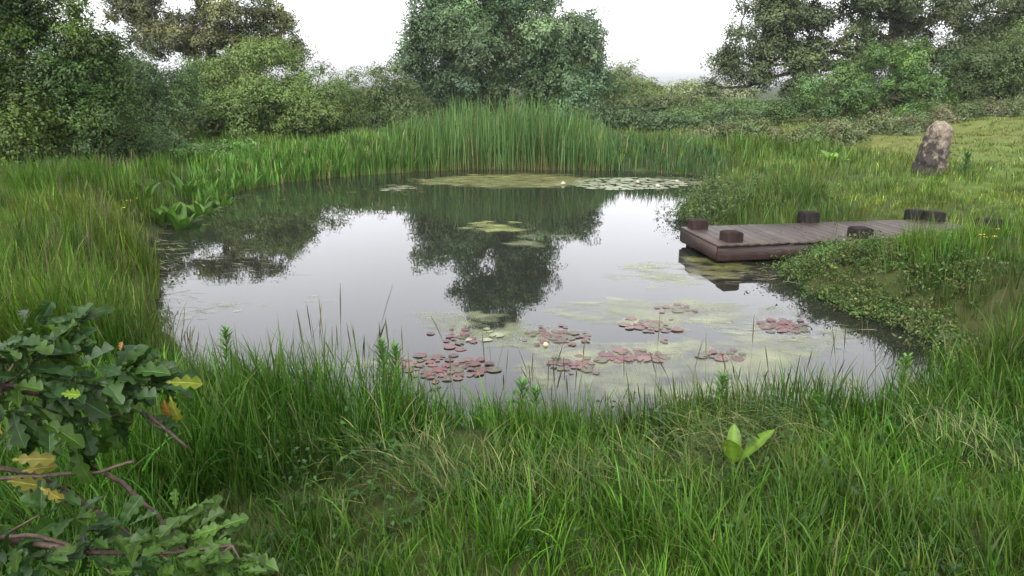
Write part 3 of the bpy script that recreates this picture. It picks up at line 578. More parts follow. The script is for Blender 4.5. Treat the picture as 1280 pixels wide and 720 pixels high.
l_(tcn.outputs['Object'], n1.inputs[0]); l_(tcn.outputs['Object'], n2.inputs[0]); sx_ = n_.nodes.new('ShaderNodeSeparateXYZ'); l_(tcn.outputs['Object'], sx_.inputs[0]); ma = n_.nodes.new('ShaderNodeMath'); ma.operation = 'MULTIPLY_ADD'; ma.inputs[1].default_value = .20; l_(sx_.outputs['X'], ma.inputs[0]); l_(n1.outputs[0], ma.inputs[2]); mb_ = n_.nodes.new('ShaderNodeMath'); mb_.operation = 'MULTIPLY_ADD'; mb_.inputs[1].default_value = .16; l_(sx_.outputs['Z'], mb_.inputs[0]); l_(ma.outputs[0], mb_.inputs[2])  # lit right side painted paler over the lichen mottling; also paler upwards
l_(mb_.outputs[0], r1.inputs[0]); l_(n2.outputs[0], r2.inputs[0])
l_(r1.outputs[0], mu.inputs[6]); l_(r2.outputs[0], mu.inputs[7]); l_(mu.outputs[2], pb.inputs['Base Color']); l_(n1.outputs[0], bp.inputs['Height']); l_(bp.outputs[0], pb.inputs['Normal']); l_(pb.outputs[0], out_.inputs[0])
sx, sy = 8.25, 14.3; sz = tz(sx, sy)
rows, cols = 40, 48; V = []
for a in range(rows):
    t = a / (rows - 1); z = -.15 + 1.17 * t; tt = max(z / 1.02, 0)
    lft = np.interp(tt, [0, .2, .45, .7, .85, .95, 1], [-.34, -.31, -.28, -.225, -.15, -.09, -.04]); rgt = np.interp(tt, [0, .3, .6, .8, .9, .96, 1], [.27, .27, .285, .30, .29, .24, .15])
    cxx = (lft + rgt) / 2; hw = (rgt - lft) / 2; hd = np.interp(tt, [0, .5, .85, 1], [.24, .22, .16, .06])
    for b in range(cols):
        th = 2 * np.pi * b / cols; c_, s_ = math.cos(th), math.sin(th); k = (abs(c_) ** 3.2 + abs(s_) ** 3.2) ** (-1 / 3.2)
        nz = 1 + .06 * math.sin(3 * th + 4 * tt) + .05 * math.sin(5 * th - 9 * tt + 1) + .035 * math.sin(9 * th + 17 * tt) + .03 * math.sin(23 * tt + 2 * th) + rng.normal(0, .014)
        fn = mnoise.fractal(Vector((c_ * 2.2 + 5, s_ * 2.2, z * 5)), .9, 2.1, 5); nz *= 1 + .19 * fn
        V.append((cxx + hw * c_ * k * nz, hd * s_ * k * nz, z + .02 * math.sin(4 * th + 1) * (tt > .8)))
V.append((.06, 0, 1.03)); Q = [(a * cols + b, a * cols + (b + 1) % cols, (a + 1) * cols + (b + 1) % cols, (a + 1) * cols + b) for a in range(rows - 1) for b in range(cols)]
T = [((rows - 1) * cols + b, (rows - 1) * cols + (b + 1) % cols, rows * cols) for b in range(cols)]
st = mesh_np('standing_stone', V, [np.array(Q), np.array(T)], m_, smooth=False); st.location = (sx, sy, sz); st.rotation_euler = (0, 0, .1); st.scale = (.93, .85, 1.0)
tag(st, 'rough upright standing stone mottled with dark lichen on the grass slope', 'stone')

# ------------------------------------------------------------------ algae film and floating bits
m_, n_, out_ = new_mat('algae_film'); l_ = n_.links.new
at = n_.nodes.new('ShaderNodeAttribute'); at.attribute_name = 'Col'; di = n_.nodes.new('ShaderNodeBsdfPrincipled'); di.inputs['Roughness'].default_value = .35
tr_ = n_.nodes.new('ShaderNodeBsdfTransparent'); ms = n_.nodes.new('ShaderNodeMixShader'); tcn = n_.nodes.new('ShaderNodeTexCoord'); no = n_.nodes.new('ShaderNodeTexNoise'); no.inputs['Scale'].default_value = 3.2; no.inputs['Detail'].default_value = 6; no.inputs['Roughness'].default_value = .6
mp = n_.nodes.new('ShaderNodeMapping'); mp.inputs['Scale'].default_value = (.7, 1.3, 1); mr = n_.nodes.new('ShaderNodeMapRange'); mr.inputs[1].default_value = .36; mr.inputs[2].default_value = .68
mm = n_.nodes.new('ShaderNodeMath'); mm.operation = 'MULTIPLY'
l_(tcn.outputs['Object'], mp.inputs[0]); l_(mp.outputs[0], no.inputs[0]); l_(no.outputs[0], mr.inputs[0]); l_(mr.outputs[0], mm.inputs[0]); l_(at.outputs['Alpha'], mm.inputs[1])
l_(at.outputs['Color'], di.inputs['Base Color']); l_(mm.outputs[0], ms.inputs[0]); l_(tr_.outputs[0], ms.inputs[1]); l_(di.outputs[0], ms.inputs[2]); l_(ms.outputs[0], out_.inputs[0]); M_alg = m_
PATCH = [  # px, py, rx, ry, flakes, strength, colour
    (620, 283, 38, 7, 26, .9, (.17, .20, .05)), (640, 226, 90, 7, 60, .95, (.17, .18, .06)), (490, 235, 30, 4, 10, .7, (.20, .20, .11)), (900, 335, 48, 12, 26, .7, (.14, .14, .05)),
    (400, 372, 18, 6, 6, .6, (.25, .27, .17)), (290, 380, 40, 6, 5, .3, (.25, .27, .17)), (640, 418, 65, 13, 26, .5, (.22, .25, .12)), (560, 400, 60, 10, 12, .4, (.22, .25, .12)), (815, 345, 50, 16, 22, .5, (.24, .27, .14)), (845, 392, 75, 18, 36, .5, (.26, .28, .16)),
    (745, 388, 50, 14, 20, .45, (.24, .27, .14)), (760, 440, 75, 14, 34, .5, (.27, .29, .16)), (700, 465, 50, 18, 20, .45, (.24, .26, .14)), (930, 442, 80, 22, 36, .45, (.27, .29, .17)), (1020, 430, 60, 20, 18, .35, (.25, .27, .17)), (850, 480, 120, 22, 32, .35, (.25, .27, .17)), (1000, 485, 90, 18, 20, .3, (.25, .27, .17)),
    (460, 460, 60, 16, 14, .35, (.22, .25, .14)), (390, 462, 30, 10, 9, .5, (.24, .27, .15)), (540, 460, 50, 10, 8, .4, (.25, .24, .15)), (680, 300, 60, 8, 6, .3, (.2, .23, .1)), (955, 400, 70, 16, 10, .3, (.25, .27, .17)), (860, 225, 40, 5, 14, .7, (.15, .16, .07))]
V = []; Tt = []; C = []; nv = 0; lay = 0
for (px, py, rx, ry, nf, stg, cc) in PATCH:
    for f in range(nf):
        r_, a_ = math.sqrt(random.random()), random.uniform(0, 6.28)
        q = G(px + rx * r_ * math.cos(a_), py + ry * r_ * math.sin(a_), 0)
        if sd_pond([q[0]], [q[1]])[0] > -.05: continue
        mpp = q[1] / FOC; R = mpp * rx * random.uniform(.18, .5); k = 14; lay = (lay + 1) % 60; z = .0015 + lay * .00005
        ax = random.uniform(.8, 2.0); ph = random.uniform(0, 6.28); rot = random.uniform(-.4, .4)
        ring = []
        for b in range(k):
            th = 2 * math.pi * b / k; rr = R * (1 + .3 * math.sin(3 * th + ph) + .2 * math.sin(5 * th + 2 * ph)); ux, uy = rr * ax ** .5 * math.cos(th), rr / ax ** .5 * math.sin(th)
            ring.append((q[0] + ux * math.cos(rot) - uy * math.sin(rot), q[1] + ux * math.sin(rot) + uy * math.cos(rot), z))
        inner = [tuple((np.array(p) - q) * .55 + q + np.array([0, 0, z * .45])) for p in ring]
        cv = np.array(cc) * .75 * math.exp(random.gauss(0, .15))
        V += [(q[0], q[1], z)] + inner + ring; C += [(*cv, min(stg * 1.15, 1))] * (k + 1) + [(*cv, 0)] * k
        for b in range(k):
            b2 = (b + 1) % k; Tt += [(nv, nv + 1 + b, nv + 1 + b2), (nv + 1 + b, nv + 1 + k + b, nv + 1 + k + b2), (nv + 1 + b, nv + 1 + k + b2, nv + 1 + b2)]
        nv += 2 * k + 1
tag(mesh_np('algae', V, np.array(Tt), M_alg, col=np.array(C)), kind='stuff')

# floating straw and dead blades along the left shore and near bank
def floaters(n, spots):
    q = np.array([G(px + rng.normal(0, rx), py + rng.normal(0, ry), 0) for (px, py, rx, ry) in spots for _ in range(n)]); q = q[sd_pond(q[:, 0], q[:, 1]) < .05]; n = len(q)
    q[:, 2] = rng.uniform(.003, .012, n); col = np.array([.20, .19, .12]) * np.exp(rng.normal(0, .35, (n, 1))) * np.ones((1, 3))
    V, Qd, C = blades(q, rng.uniform(.06, .3, n), rng.uniform(.006, .016, n), rng.normal(0, .5, n) + np.pi * rng.integers(0, 2, n), np.full(n, np.pi / 2 - .01), np.zeros(n), col, 3)
    return V, Qd, C
mb = MB()
a = floaters(28, [(200, 300, 10, 8), (205, 325, 12, 10), (215, 350, 16, 10), (230, 275, 14, 5), (260, 262, 20, 4), (310, 245, 30, 3), (240, 385, 20, 8), (300, 330, 40, 10), (240, 318, 24, 8), (490, 236, 30, 3), (600, 216, 80, 2), (960, 345, 30, 4), (1000, 420, 60, 10)]); mb.add(a[0], a[1], None, a[2])
tag(mb.build('floating_debris', M_grass), kind='stuff')

# ------------------------------------------------------------------ lily pads
M_pad = leaf_mat('lily_pad', .3, .08, .2)
def pad_mesh(name, col, seed):
    r = np.random.default_rng(seed); k = 22; n0 = .22; th = np.linspace(n0, 2 * np.pi - n0, k); rr = 1 + .05 * np.sin(3 * th + seed) + .03 * r.normal(size=k)
    V = [(0.06, 0, 0)]; C = [np.array(col) * 1.15]
    for q, zz in ((.55, .004), (1.0, .0)):
        for a, b in zip(th, rr): V.append((q * b * math.cos(a), q * b * math.sin(a), (zz + .01 * math.sin(2 * a + seed) * q ** 3 * .35) if q < 1 else .018 * (1 + math.sin(2 * a + seed)) * .5)); C.append(np.array(col) * (1 if q < 1 else .75) * math.exp(r.normal(0, .08)))
    T = []
    for b in range(k - 1): T += [(0, 1 + b, 2 + b), (1 + b, 1 + k + b, 2 + k + b), (1 + b, 2 + k + b, 2 + b)]
    return mesh_np(name, V, np.array(T), M_pad, col=np.array(C), smooth=True)
red = [pad_mesh('lily_pad', c_, i_) for i_, c_ in enumerate([(.095, .028, .030), (.070, .028, .026), (.105, .048, .044), (.06, .055, .032)])]
grn = [pad_mesh('lily_pad', c_, 10 + i_) for i_, c_ in enumerate([(.17, .19, .11), (.14, .17, .09), (.20, .21, .14)])]
PADS = [  # px, py, rx, ry, n, radius, protos, label, group
    (785, 230, 72, 7.5, 120, .13, grn, 'pale green lily pad floating in the big patch by the far reeds', 'lily pads in the far patch'),
    (548, 462, 50, 13, 30, .085, red, 'reddish lily pad floating in the large cluster nearest the front bank', 'lily pads in the nearest cluster'),
    (563, 424, 26, 10, 9, .075, red, 'reddish lily pad in the small cluster left of centre below the tree reflection', 'lily pads below the tree reflection'),
    (694, 421, 30, 10, 18, .085, red, 'reddish lily pad in the cluster at the middle of the pond', 'lily pads at the middle of the pond'),
    (722, 455, 34, 10, 14, .08, red, 'reddish lily pad among yellowish algae in the middle near cluster', 'lily pads among the algae'),
    (790, 446, 30, 6, 12, .09, red, 'dark red lily pad in the narrow row right of the middle cluster', 'lily pads in the narrow row'),
    (812, 408, 30, 8, 14, .085, red, 'reddish lily pad in the cluster left of the dock reflection', 'lily pads left of the dock reflection'),
    (848, 386, 20, 5, 7, .08, red, 'reddish lily pad in the small cluster closest to the dock front', 'lily pads near the dock front'),
    (981, 408, 24, 6, 16, .09, red, 'reddish lily pad in the lone cluster below the dock by the right bank', 'lily pads below the dock'),
    (905, 444, 24, 5, 7, .085, red, 'brown red lily pad in the sparse cluster towards the right bank', 'lily pads towards the right bank'),
    (830, 426, 3, 2, 2, .06, red, 'small red lily pad floating apart from the clusters', 'lone lily pads'),
    (600, 420, 22, 9, 5, .06, grn, 'small green lily pad beside the algae under the tree reflection', 'small green lily pads')]
first = set(); placed = []
for (px, py, rx, ry, n, R, protos, lab, grp) in PADS:
    if protos is red: n, R, rx, ry = int(n * 1.7), R * .64, rx * 1.15, ry * 1.15
    got = 0; tries = 0
    while got < n and tries < 4000:
        tries += 1; r_, a_ = (math.sqrt(random.random()) if protos is grn else min(abs(random.gauss(0, .52)), 1.2)), random.uniform(0, 6.28); q = G(px + rx * r_ * math.cos(a_), py + ry * r_ * math.sin(a_), 0); s = R * random.uniform(.45, 1.3)
        if sd_pond([q[0]], [q[1]])[0] > -.12: continue
        if any((q[0] - b[0]) ** 2 + (q[1] - b[1]) ** 2 < (.72 * (s + b[2])) ** 2 for b in placed): continue
        pr = random.choice(protos)
        if pr.name not in first: first.add(pr.name); o = pr
        else: o = pr.copy(); COL.objects.link(o)
        placed.append((q[0], q[1], s)); got += 1
        o.location = (q[0], q[1], .0052 + .0012 * (got % 6)); o.scale = (s, s * random.uniform(.75, 1), s * .25); o.rotation_euler = (random.gauss(0, .012), random.gauss(0, .012), random.uniform(0, 6.28)); tag(o, lab, 'lily pad', grp)

# white water lily flowers
M_white = leaf_mat('white_petals', .5, .3, .3, (1, 1, 1))
def lily(px, py, label, s=.07, colr=(.75, .72, .62)):
    q = G(px, py, 0); t = thing('water_lily', label, 'flower', (q[0], q[1], .012)); m = MB()
    for ring, (tl, cnt) in enumerate(((1.15, 8), (.7, 7), (.35, 5))):
        for k in range(cnt):
            a = 6.283 * k / cnt + ring * .4; d = np.array([math.cos(a) * math.sin(tl), math.sin(a) * math.sin(tl), math.cos(tl)]); sd_ = np.array([-math.sin(a), math.cos(a), 0]); up = np.cross(d, sd_)
            V = [np.zeros(3), d * s * .5 + sd_ * s * .22 - up * s * .06, d * s, d * s * .5 - sd_ * s * .22 - up * s * .06, d * s * .55 + up * s * .02]; m.add(V, None, [(0, 1, 4), (1, 2, 4), (2, 3, 4), (3, 0, 4)], colr)
    m.build('petals', M_white, t); m = MB(); m.tube([(0, 0, 0), (0, 0, s * .25), (0, 0, s * .4)], [.018, .016, .004], 8, (.7, .5, .08)); m.build('stamens', M_white, t, True); return t
lily(704, 231, 'white water lily flower at the left end of the far lily patch'); lily(846, 228, 'white water lily flower at the right end of the far lily patch', .06)
lily(797, 229, 'white water lily flower amid the pads of the far patch', .06); lily(822, 234, 'white water lily flower at the front rim of the far lily patch', .065)
lily(682, 433, 'tiny white lily bud on the cluster at the middle of the pond', .03)

# ------------------------------------------------------------------ broad-leaved plants
def broad_leaf(m, base, az, length, width, elev, bend, col, nu=9, wav=.05, fold=.25):
    """one long leaf with midrib fold, bending over"""
    t = np.linspace(0, 1, nu); th = elev - bend * t ** 1.5; ds = length / (nu - 1)
    r = np.concatenate([[0], np.cumsum(np.cos(th[:-1]) * ds)]); z = np.concatenate([[0], np.cumsum(np.sin(th[:-1]) * ds)])
    d = np.array([math.cos(az), math.sin(az), 0]); s = np.array([-math.sin(az), math.cos(az), 0])
    cen = np.asarray(base) + r[:, None] * d + z[:, None] * np.array([0, 0, 1]); nn = -np.sin(th)[:, None] * d + np.cos(th)[:, None] * np.array([0, 0, 1])
    pr = np.interp(t, [0, .12, .2, .4, .6, .8, .93, 1], [.04, .06, .45, .95, 1, .75, .35, .02]) * width / 2
    V = []; C = []
    for k, sg in enumerate((-1, -.5, 0, .5, 1)):
        w = wav * width * np.sin(t * 19 + k * 2 + az) * abs(sg); V.append(cen + s * (pr * sg)[:, None] + nn * (pr * abs(sg) * fold + w)[:, None]); C.append(np.tile(np.asarray(col) * (1.5 if sg == 0 else 1) * (1 + .1 * math.sin(k * 3)), (nu, 1)) * (1 + .12 * np.sin(np.arange(nu) * 2.4 + 2 * abs(sg)))[:, None])
    V = np.stack(V, 1).reshape(-1, 3); C = np.stack(C, 1).reshape(-1, 3)
    Q = [(a * 5 + b, a * 5 + b + 1, a * 5 + 6 + b, a * 5 + 5 + b) for a in range(nu - 1) for b in range(4)]; m.add(V, Q, None, C)
def dock_plant(px, py, z, label, n, ln, wd, col, elev=(.95, 1.5), spread=.05, Y=None):
    q = G(px, py, z); q[2] = tz(q[0], q[1]); t = thing('dock_plant', label, 'plant', q)
    for k in range(n):
        m = MB(); az = 6.283 * k / n + random.uniform(-.4, .4); broad_leaf(m, (spread * math.cos(az), spread * math.sin(az), 0), az, ln * random.uniform(.5, 1.0), wd * random.uniform(.6, 1.0), random.uniform(*elev), random.uniform(.2, 1.0), np.array(col) * .8 * math.exp(random.gauss(0, .22)))
        m.build('leaf', M_wet, t, True)
    return t
for a in [(222, 262, .3, 'dock plant with upright bright leaves on the left bank, nearest to the water', 13, .62, .17), (250, 250, .25, 'large-leaved dock plant leaning over the left shore', 14, .62, .19), (200, 258, .35, 'yellowish dock plant in the grass of the left bank', 11, .5, .14), (275, 240, .25, 'dock plant beside the iris bed on the left shore', 12, .5, .15), (180, 250, .4, 'dock plant half hidden in grass, farthest left on the bank', 9, .5, .14), (235, 238, .3, 'taller dock plant behind the shoreline docks', 11, .65, .16), (300, 235, .2, 'small dock plant at the start of the iris bed', 9, .42, .12)]:
    dock_plant(*a, (.055, .125, .016))
dock_plant(1040, 213, .35, 'bright broad-leaved plant in tall grass left of the standing stone', 9, .55, .2, (.12, .24, .035), (.6, 1.1))
# two big pale leaves standing in the foreground grass
def big_leaf_plant(px, py, Y, label, specs, col):
    b = P(px, py, Y); up_ = b[2]; b[2] = tz(b[0], b[1]); up_ -= b[2]; t = thing('broad_leaf_plant', label, 'plant', b)
    for az, ln, wd, el, bd, lift in specs:
        lift = max(up_, .04)
        m = MB(); m.tube([(0, 0, 0), (.01 * math.cos(az), .01 * math.sin(az), lift * .5), (.03 * math.cos(az), .03 * math.sin(az), lift)], [.004, .0035, .003], 5, col); m.build('stalk', M_wet, t)
        m = MB(); broad_leaf(m, (.03 * math.cos(az), .03 * math.sin(az), lift), az, ln, wd, el, bd, col, 11, .03, .15); m.build('leaf', M_wet, t, True)
    return t
big_leaf_plant(918, 580, 2.75, 'plant with two big yellow-green leaves in the front bank grass', [(math.radians(-125), .17, .085, 1.35, .5, .30), (math.radians(20), .21, .065, .85, .55, .30), (math.radians(80), .16, .06, 1.2, .5, .26)], (.075, .135, .014))
big_leaf_plant(1055, 640, 2.75, 'plant with one round leaf low in the front right grass', [(math.radians(-90), .10, .065, 1.3, .3, .18)], (.08, .135, .02))
big_leaf_plant(1262, 600, 2.9, 'plant with a broad pale leaf at the right edge of the front grass', [(math.radians(-70), .13, .09, 1.1, .4, .24), (math.radians(150), .11, .07, .9, .5, .2)], (.08, .135, .02))

# willowherb and loosestrife stems with leaves in whorls
def herb(px, ytop, Y, label, col=(.055, .125, .03), ln=.088, lean=0.0, flower=None):
    top = P(px, ytop, Y); bx = top[0] - lean; bz = tz(bx, Y); h = top[2] - bz
    t = thing('willowherb', label, 'plant', (bx, Y, bz)); m = MB(); n = 10; s = np.linspace(0, 1, n)
    pts = np.stack([lean * s ** 1.5 + .006 * np.sin(s * 9), .004 * np.cos(s * 8), h * s], 1); m.tube(pts, np.linspace(.0045, .0018, n), 6, (.10, .10, .035)); m.build('stem', M_wet, t)
    m = MB(); zz = h * .35; a = random.uniform(0, 6)
    while zz < h:
        q = zz / h; b = (np.interp(q, s, pts[:, 0]), np.interp(q, s, pts[:, 1]), zz); k_ = (1.0 if q < .8 else 1.15 - (q - .8) * 3.0)
        for j in range(3): broad_leaf(m, b, a + 2.09 * j, ln * k_ * random.uniform(.8, 1.2), ln * .22, .55 + q * .45, .5, np.array(col) * math.exp(random.gauss(0, .2)), 5, 0, .2)
        zz += .022 * (1.2 - .5 * q); a += .8
    m.build('foliage', M_wet, t, True)
    return t
herb(281, 412, 4.9, 'tall leafy willowherb stem at the left end of the front bank', lean=.02)
herb(476, 428, 4.0, 'leafy stem, left one of the close pair standing against the lily cluster', lean=-.01); herb(493, 432, 4.0, 'leafy stem, right one of the close pair standing against the lily cluster', lean=.01)
herb(652, 478, 3.9, 'bushy leafy stem rising left of centre from the front grass'); herb(668, 488, 3.85, 'shorter leafy stem next to the bushy one at the front centre', lean=.015)
herb(903, 472, 3.9, 'leafy stem behind the big yellow-green leaves'); herb(1133, 448, 4.3, 'leafy stem at the right end of the front bank by the water', col=(.075, .15, .03))

# flowers
def flower_plant(px, py, Y, label, petal, name='campion', h=.5, n=7, cat='flower', sz=.03):
    b = P(px, py, Y); bz = tz(b[0], b[1]); t = thing(name, label, cat, (b[0], b[1], bz)); H = max(b[2] - bz, .12)
    ms_, mf, ml = MB(), MB(), MB()
    for k in range(n):
        tp = np.array([random.gauss(0, .12 * H + .03), random.gauss(0, .1), H * random.uniform(.75, 1.1)]); ms_.tube([(0, 0, 0), tp * [.4, .4, .55], tp], [.005, .004, .0025], 4, (.07, .11, .035))
        for j in range(5):
            a = 1.257 * j; d = np.array([math.cos(a), math.sin(a), .25]); s_ = np.array([-math.sin(a), math.cos(a), 0]); mf.add([tp, tp + d * sz * .6 + s_ * sz * .35, tp + d * sz, tp + d * sz * .6 - s_ * sz * .35], [(0, 1, 2, 3)], None, np.array(petal) * math.exp(random.gauss(0, .2)))
        for j in range(3): broad_leaf(ml, tp * random.uniform(.2, .8), random.uniform(0, 6.28), .10 * min(1, H * 2), .03, .6, .8, (.05, .11, .03), 5, 0, .2)
    ms_.build('stem', M_grass, t); mf.build('blossom', M_white, t); ml.build('foliage', M_leaf, t); return t
for a in [(6, 225, 13.6, 'crimson campion flowers at the very left edge under the dark tree', (.50, .04, .08)), (28, 224, 13.5, 'crimson campion flowers in the shade under the left tree', (.45, .05, .09)), (42, 232, 13.4, 'pinkish campion flowers nearest the meadow edge on the left', (.45, .12, .16)), (62, 218, 13.8, 'pale pink campion flowers at the right of the shaded group', (.5, .22, .26))]:
    flower_plant(*a, sz=.06, n=9)
flower_plant(230, 168, 17.4, 'pink-topped tall flower among leaves above the left bank docks', (.55, .2, .22), n=4, sz=.05); flower_plant(195, 186, 16.8, 'dusky pink flower heads beside the dark bramble patch', (.36, .2, .22), n=12, sz=.05)
flower_plant(285, 186, 17.6, 'faded mauve flower heads above the iris bed', (.36, .22, .24), n=9, sz=.045); flower_plant(778, 170, 23.0, 'pink loosestrife spikes behind the far right reeds', (.42, .17, .26), n=14, name='loosestrife', sz=.06)
flower_plant(752, 168, 21.8, 'single yellow iris bloom at the right edge of the tall reeds', (.75, .62, .05), name='yellow_iris', n=1, sz=.10)
for k_, a in enumerate([(150, 268, 10.5, 'yellow buttercups in the left meadow by the shore bend'), (160, 256, 11, 'yellow buttercups farther up the left meadow'), (1243, 300, 8.8, 'yellow buttercups in the grass at the right edge'), (1222, 330, 8.0, 'yellow buttercups in the grass below the dock end'), (1150, 300, 9.0, 'yellow buttercups in the sedge beside the dock')]):
    flower_plant(*a, (.80, .60, .03), name='buttercup', n=7, sz=.024)
for a in [(532, 535, 3.9, 'tiny yellow buttercup low in the front bank grass left of centre', (.80, .62, .03), 1), (1032, 551, 3.7, 'small orange flower in the front bank grass right of the big leaves', (.75, .28, .03), 1), (1146, 526, 3.6, 'rust red clover head left of the right hand group', (.22, .07, .05), 1), (1182, 520, 3.7, 'rust red clover head in the tall grass near the right bank', (.22, .07, .05), 1), (1222, 487, 4.1, 'brown clover head highest in the right hand grass', (.25, .09, .06), 1), (1258, 530, 3.6, 'brown clover head lowest at the right edge', (.28, .12, .07), 1)]:
    flower_plant(a[0], a[1], a[2], a[3], a[4], name='meadow_flower', n=a[5], sz=.016)
# withered dark leaf on a stem against the water
q = P(545, 490, 3.95); bz = tz(q[0], q[1]); t = thing('withered_leaf', 'dark withered curled leaf on a thin stem against the water', 'leaf', (q[0], q[1], bz)); H = q[2] - bz
m = MB(); m.tube([(0, 0, 0), (.01, 0, H * .5), (0, 0, H)], [.002, .002, .0015], 5, (.05, .03, .02)); m.build('stem', M_twig, t)
m = MB(); broad_leaf(m, (0, 0, H), math.radians(15), .045, .035, .5, -.6, (.03, .014, .014), 7, .1, .9); broad_leaf(m, (0, 0, H), math.radians(170), .04, .032, .3, 1.2, (.03, .014, .014), 7, .1, .9); m.build('blade', M_leaf, t, True)
# sapling by the stone
x_, y_ = P(1208, 205, 14.2)[:2]; t = thing('pine_seedling', 'small spiky dark green seedling in the grass right of the standing stone', 'seedling', (x_, y_, tz(x_, y_)))
m = MB(); m.tube([(0, 0, 0), (0, 0, .3), (0, 0, .5)], [.012, .008, .003], 5); m.build('stem', M_bark, t); m = MB()
for k in range(60):
    z_ = random.uniform(.05, .45); broad_leaf(m, (0, 0, z_), random.uniform(0, 6.28), .24 * (1 - z_ * 1.4), .03, .7, -.3, (.05, .11, .03), 5, 0, .1)
m.build('foliage', M_leaf, t)

# ------------------------------------------------------------------ oak bough in the foreground
def oak_leaf(m, base, d, up, length, col, seed):
    r = random.Random(seed); nu = 26; t = np.linspace(0, 1, nu); d = norm(np.asarray(d, float)); s = norm(np.cross(d, up)); n = np.cross(s, d)
    lob = r.uniform(3.6, 4.6); ph = r.uniform(-.5, .5)
    env = np.interp(t, [0, .07, .2, .45, .68, .85, .95, 1], [.03, .03, .34, .72, 1.0, .86, .5, .12]) * length * .25
    cut = 1 - .64 * (.5 + .5 * np.cos(2 * np.pi * lob * t + ph)) * np.interp(t, [0, .1, .9, 1], [0, 1, .8, .2])
    bend = r.uniform(.05, .8); droop = -bend * length * t ** 2; cup = r.uniform(.1, .75)
    V = []; C = []
    for sg in (-1, -.66, -.33, -.06, 0, .06, .33, .66, 1):
        cc = cut if abs(sg) > .6 else 1 - (1 - cut) * abs(sg) * .6
        w = env * cc * sg; z = droop + np.abs(w) * cup + .018 * length * np.sin(2 * np.pi * lob * t + ph) * abs(sg) - .012 * length * np.cos(2 * np.pi * lob * 1.0 * (t - .06 * abs(sg))) * (abs(sg) == .33)
        V.append(np.asarray(base) + d * (t * length + np.abs(w) * .32)[:, None] + s * w[:, None] + n * z[:, None])
        C.append(np.tile(np.asarray(col) * (2.1 if sg == 0 else 1) , (nu, 1)) * (1 + .09 * np.sin(2 * np.pi * lob * t + ph + 1 + 2 * abs(sg)))[:, None])
    V = np.stack(V, 1).reshape(-1, 3); C = np.stack(C, 1).reshape(-1, 3); Q = [(a * 9 + b, a * 9 + b + 1, a * 9 + 10 + b, a * 9 + 9 + b) for a in range(nu - 1) for b in range(8)]; m.add(V, Q, None, C)
ox, oy = -2.9, 1.5; oz = tz(ox, oy)
oak = thing('young_oak', 'young oak reaching in from the left with large lobed green leaves on drooping boughs', 'tree', (ox, oy, oz)); O = np.array([ox, oy, oz])
m = MB(); m.tube([(0, 0, -.1), (.05, .02, .6), (0, .05, 1.4), (-.06, .03, 2.3), (0, 0, 3.2)], [.075, .06, .05, .035, .012], 10); m.build('trunk', M_bark, oak, True)
ml, mtw, my = MB(), MB(), MB()
def local(px, py, Y): return P(px, py, Y) - O
greens = [(.022, .052, .009), (.016, .040, .010), (.030, .062, .008), (.022, .046, .013)]
def whorl(p, fwd, n, ln, droop=.0, col=None, tgt=None):
    for k in range(int(n * 2.0)):
        d = norm(np.asarray(fwd) * .8 + rng.normal(0, .55, 3) * [1, 1, .6] + np.array([0, 0, .10 - droop])); up = norm(np.array([0, -.35, 1]) + rng.normal(0, .35, 3))
        c0 = np.array(col if col is not None else greens[rng.integers(4)]) * math.exp(rng.normal(0, .18)); oak_leaf(tgt or ml, np.asarray(p) + rng.normal(0, .016, 3), d, up, ln * rng.uniform(.5, 1.0), c0, int(rng.integers(1e6)))
def limb(pts, r0, r1):
    p = np.array([local(*a) for a in pts]); mtw.tube(p, np.linspace(r0, r1, len(p)), 7); return p
U0 = limb([(-700, 430, 1.5), (-350, 450, 1.6), (0, 482, 1.7), (90, 498, 1.72), (165, 505, 1.74), (200, 530, 1.74), (235, 560, 1.72)], .016, .003)
L0 = limb([(-900, 600, 1.45), (-350, 690, 1.5), (0, 672, 1.6), (110, 690, 1.62), (200, 692, 1.62), (290, 682, 1.6)], .014, .003)
for (px, py, Y, fx, fz, n, ln, dr) in [(5, 440, 1.66, .9, .35, 6, .115, -.1), (45, 448, 1.72, .9, .4, 7, .12, -.1), (85, 440, 1.78, .7, .6, 5, .11, -.2), (40, 410, 1.85, .6, .9, 4, .10, -.3), (95, 415, 1.85, .5, .9, 4, .10, -.3), (30, 475, 1.66, 1, .1, 8, .12, 0), (80, 480, 1.68, 1, .1, 8, .12, 0), (125, 478, 1.72, .9, .2, 7, .11, 0), (160, 468, 1.76, .7, .6, 6, .105, -.2), (185, 480, 1.76, .8, .4, 6, .105, -.1), (205, 478, 1.76, .9, .2, 4, .10, 0), (140, 505, 1.7, .8, -.1, 5, .105, .1), (60, 515, 1.66, .8, -.3, 6, .115, .3), (10, 510, 1.64, .8, -.2, 6, .115, .2), (190, 528, 1.74, .9, -.1, 3, .09, .1), (100, 525, 1.68, .4, -.8, 4, .12, .6), (140, 520, 1.68, .1, -1, 3, .13, .9), (85, 560, 1.66, .05, -1, 2, .13, 1.0), (-40, 450, 1.64, .8, .3, 7, .12, 0), (-60, 500, 1.62, .8, 0, 7, .12, 0), (20, 530, 1.62, .4, -.6, 4, .11, .5)]:
    p = local(px, py, Y); a = U0[np.argmin(((U0 - p) ** 2).sum(1))]; mtw.tube([a, (a + p) / 2 + [0, 0, -.01], p], [.004, .0032, .0022], 5); whorl(p, (fx, -.15, fz), n, ln, dr)
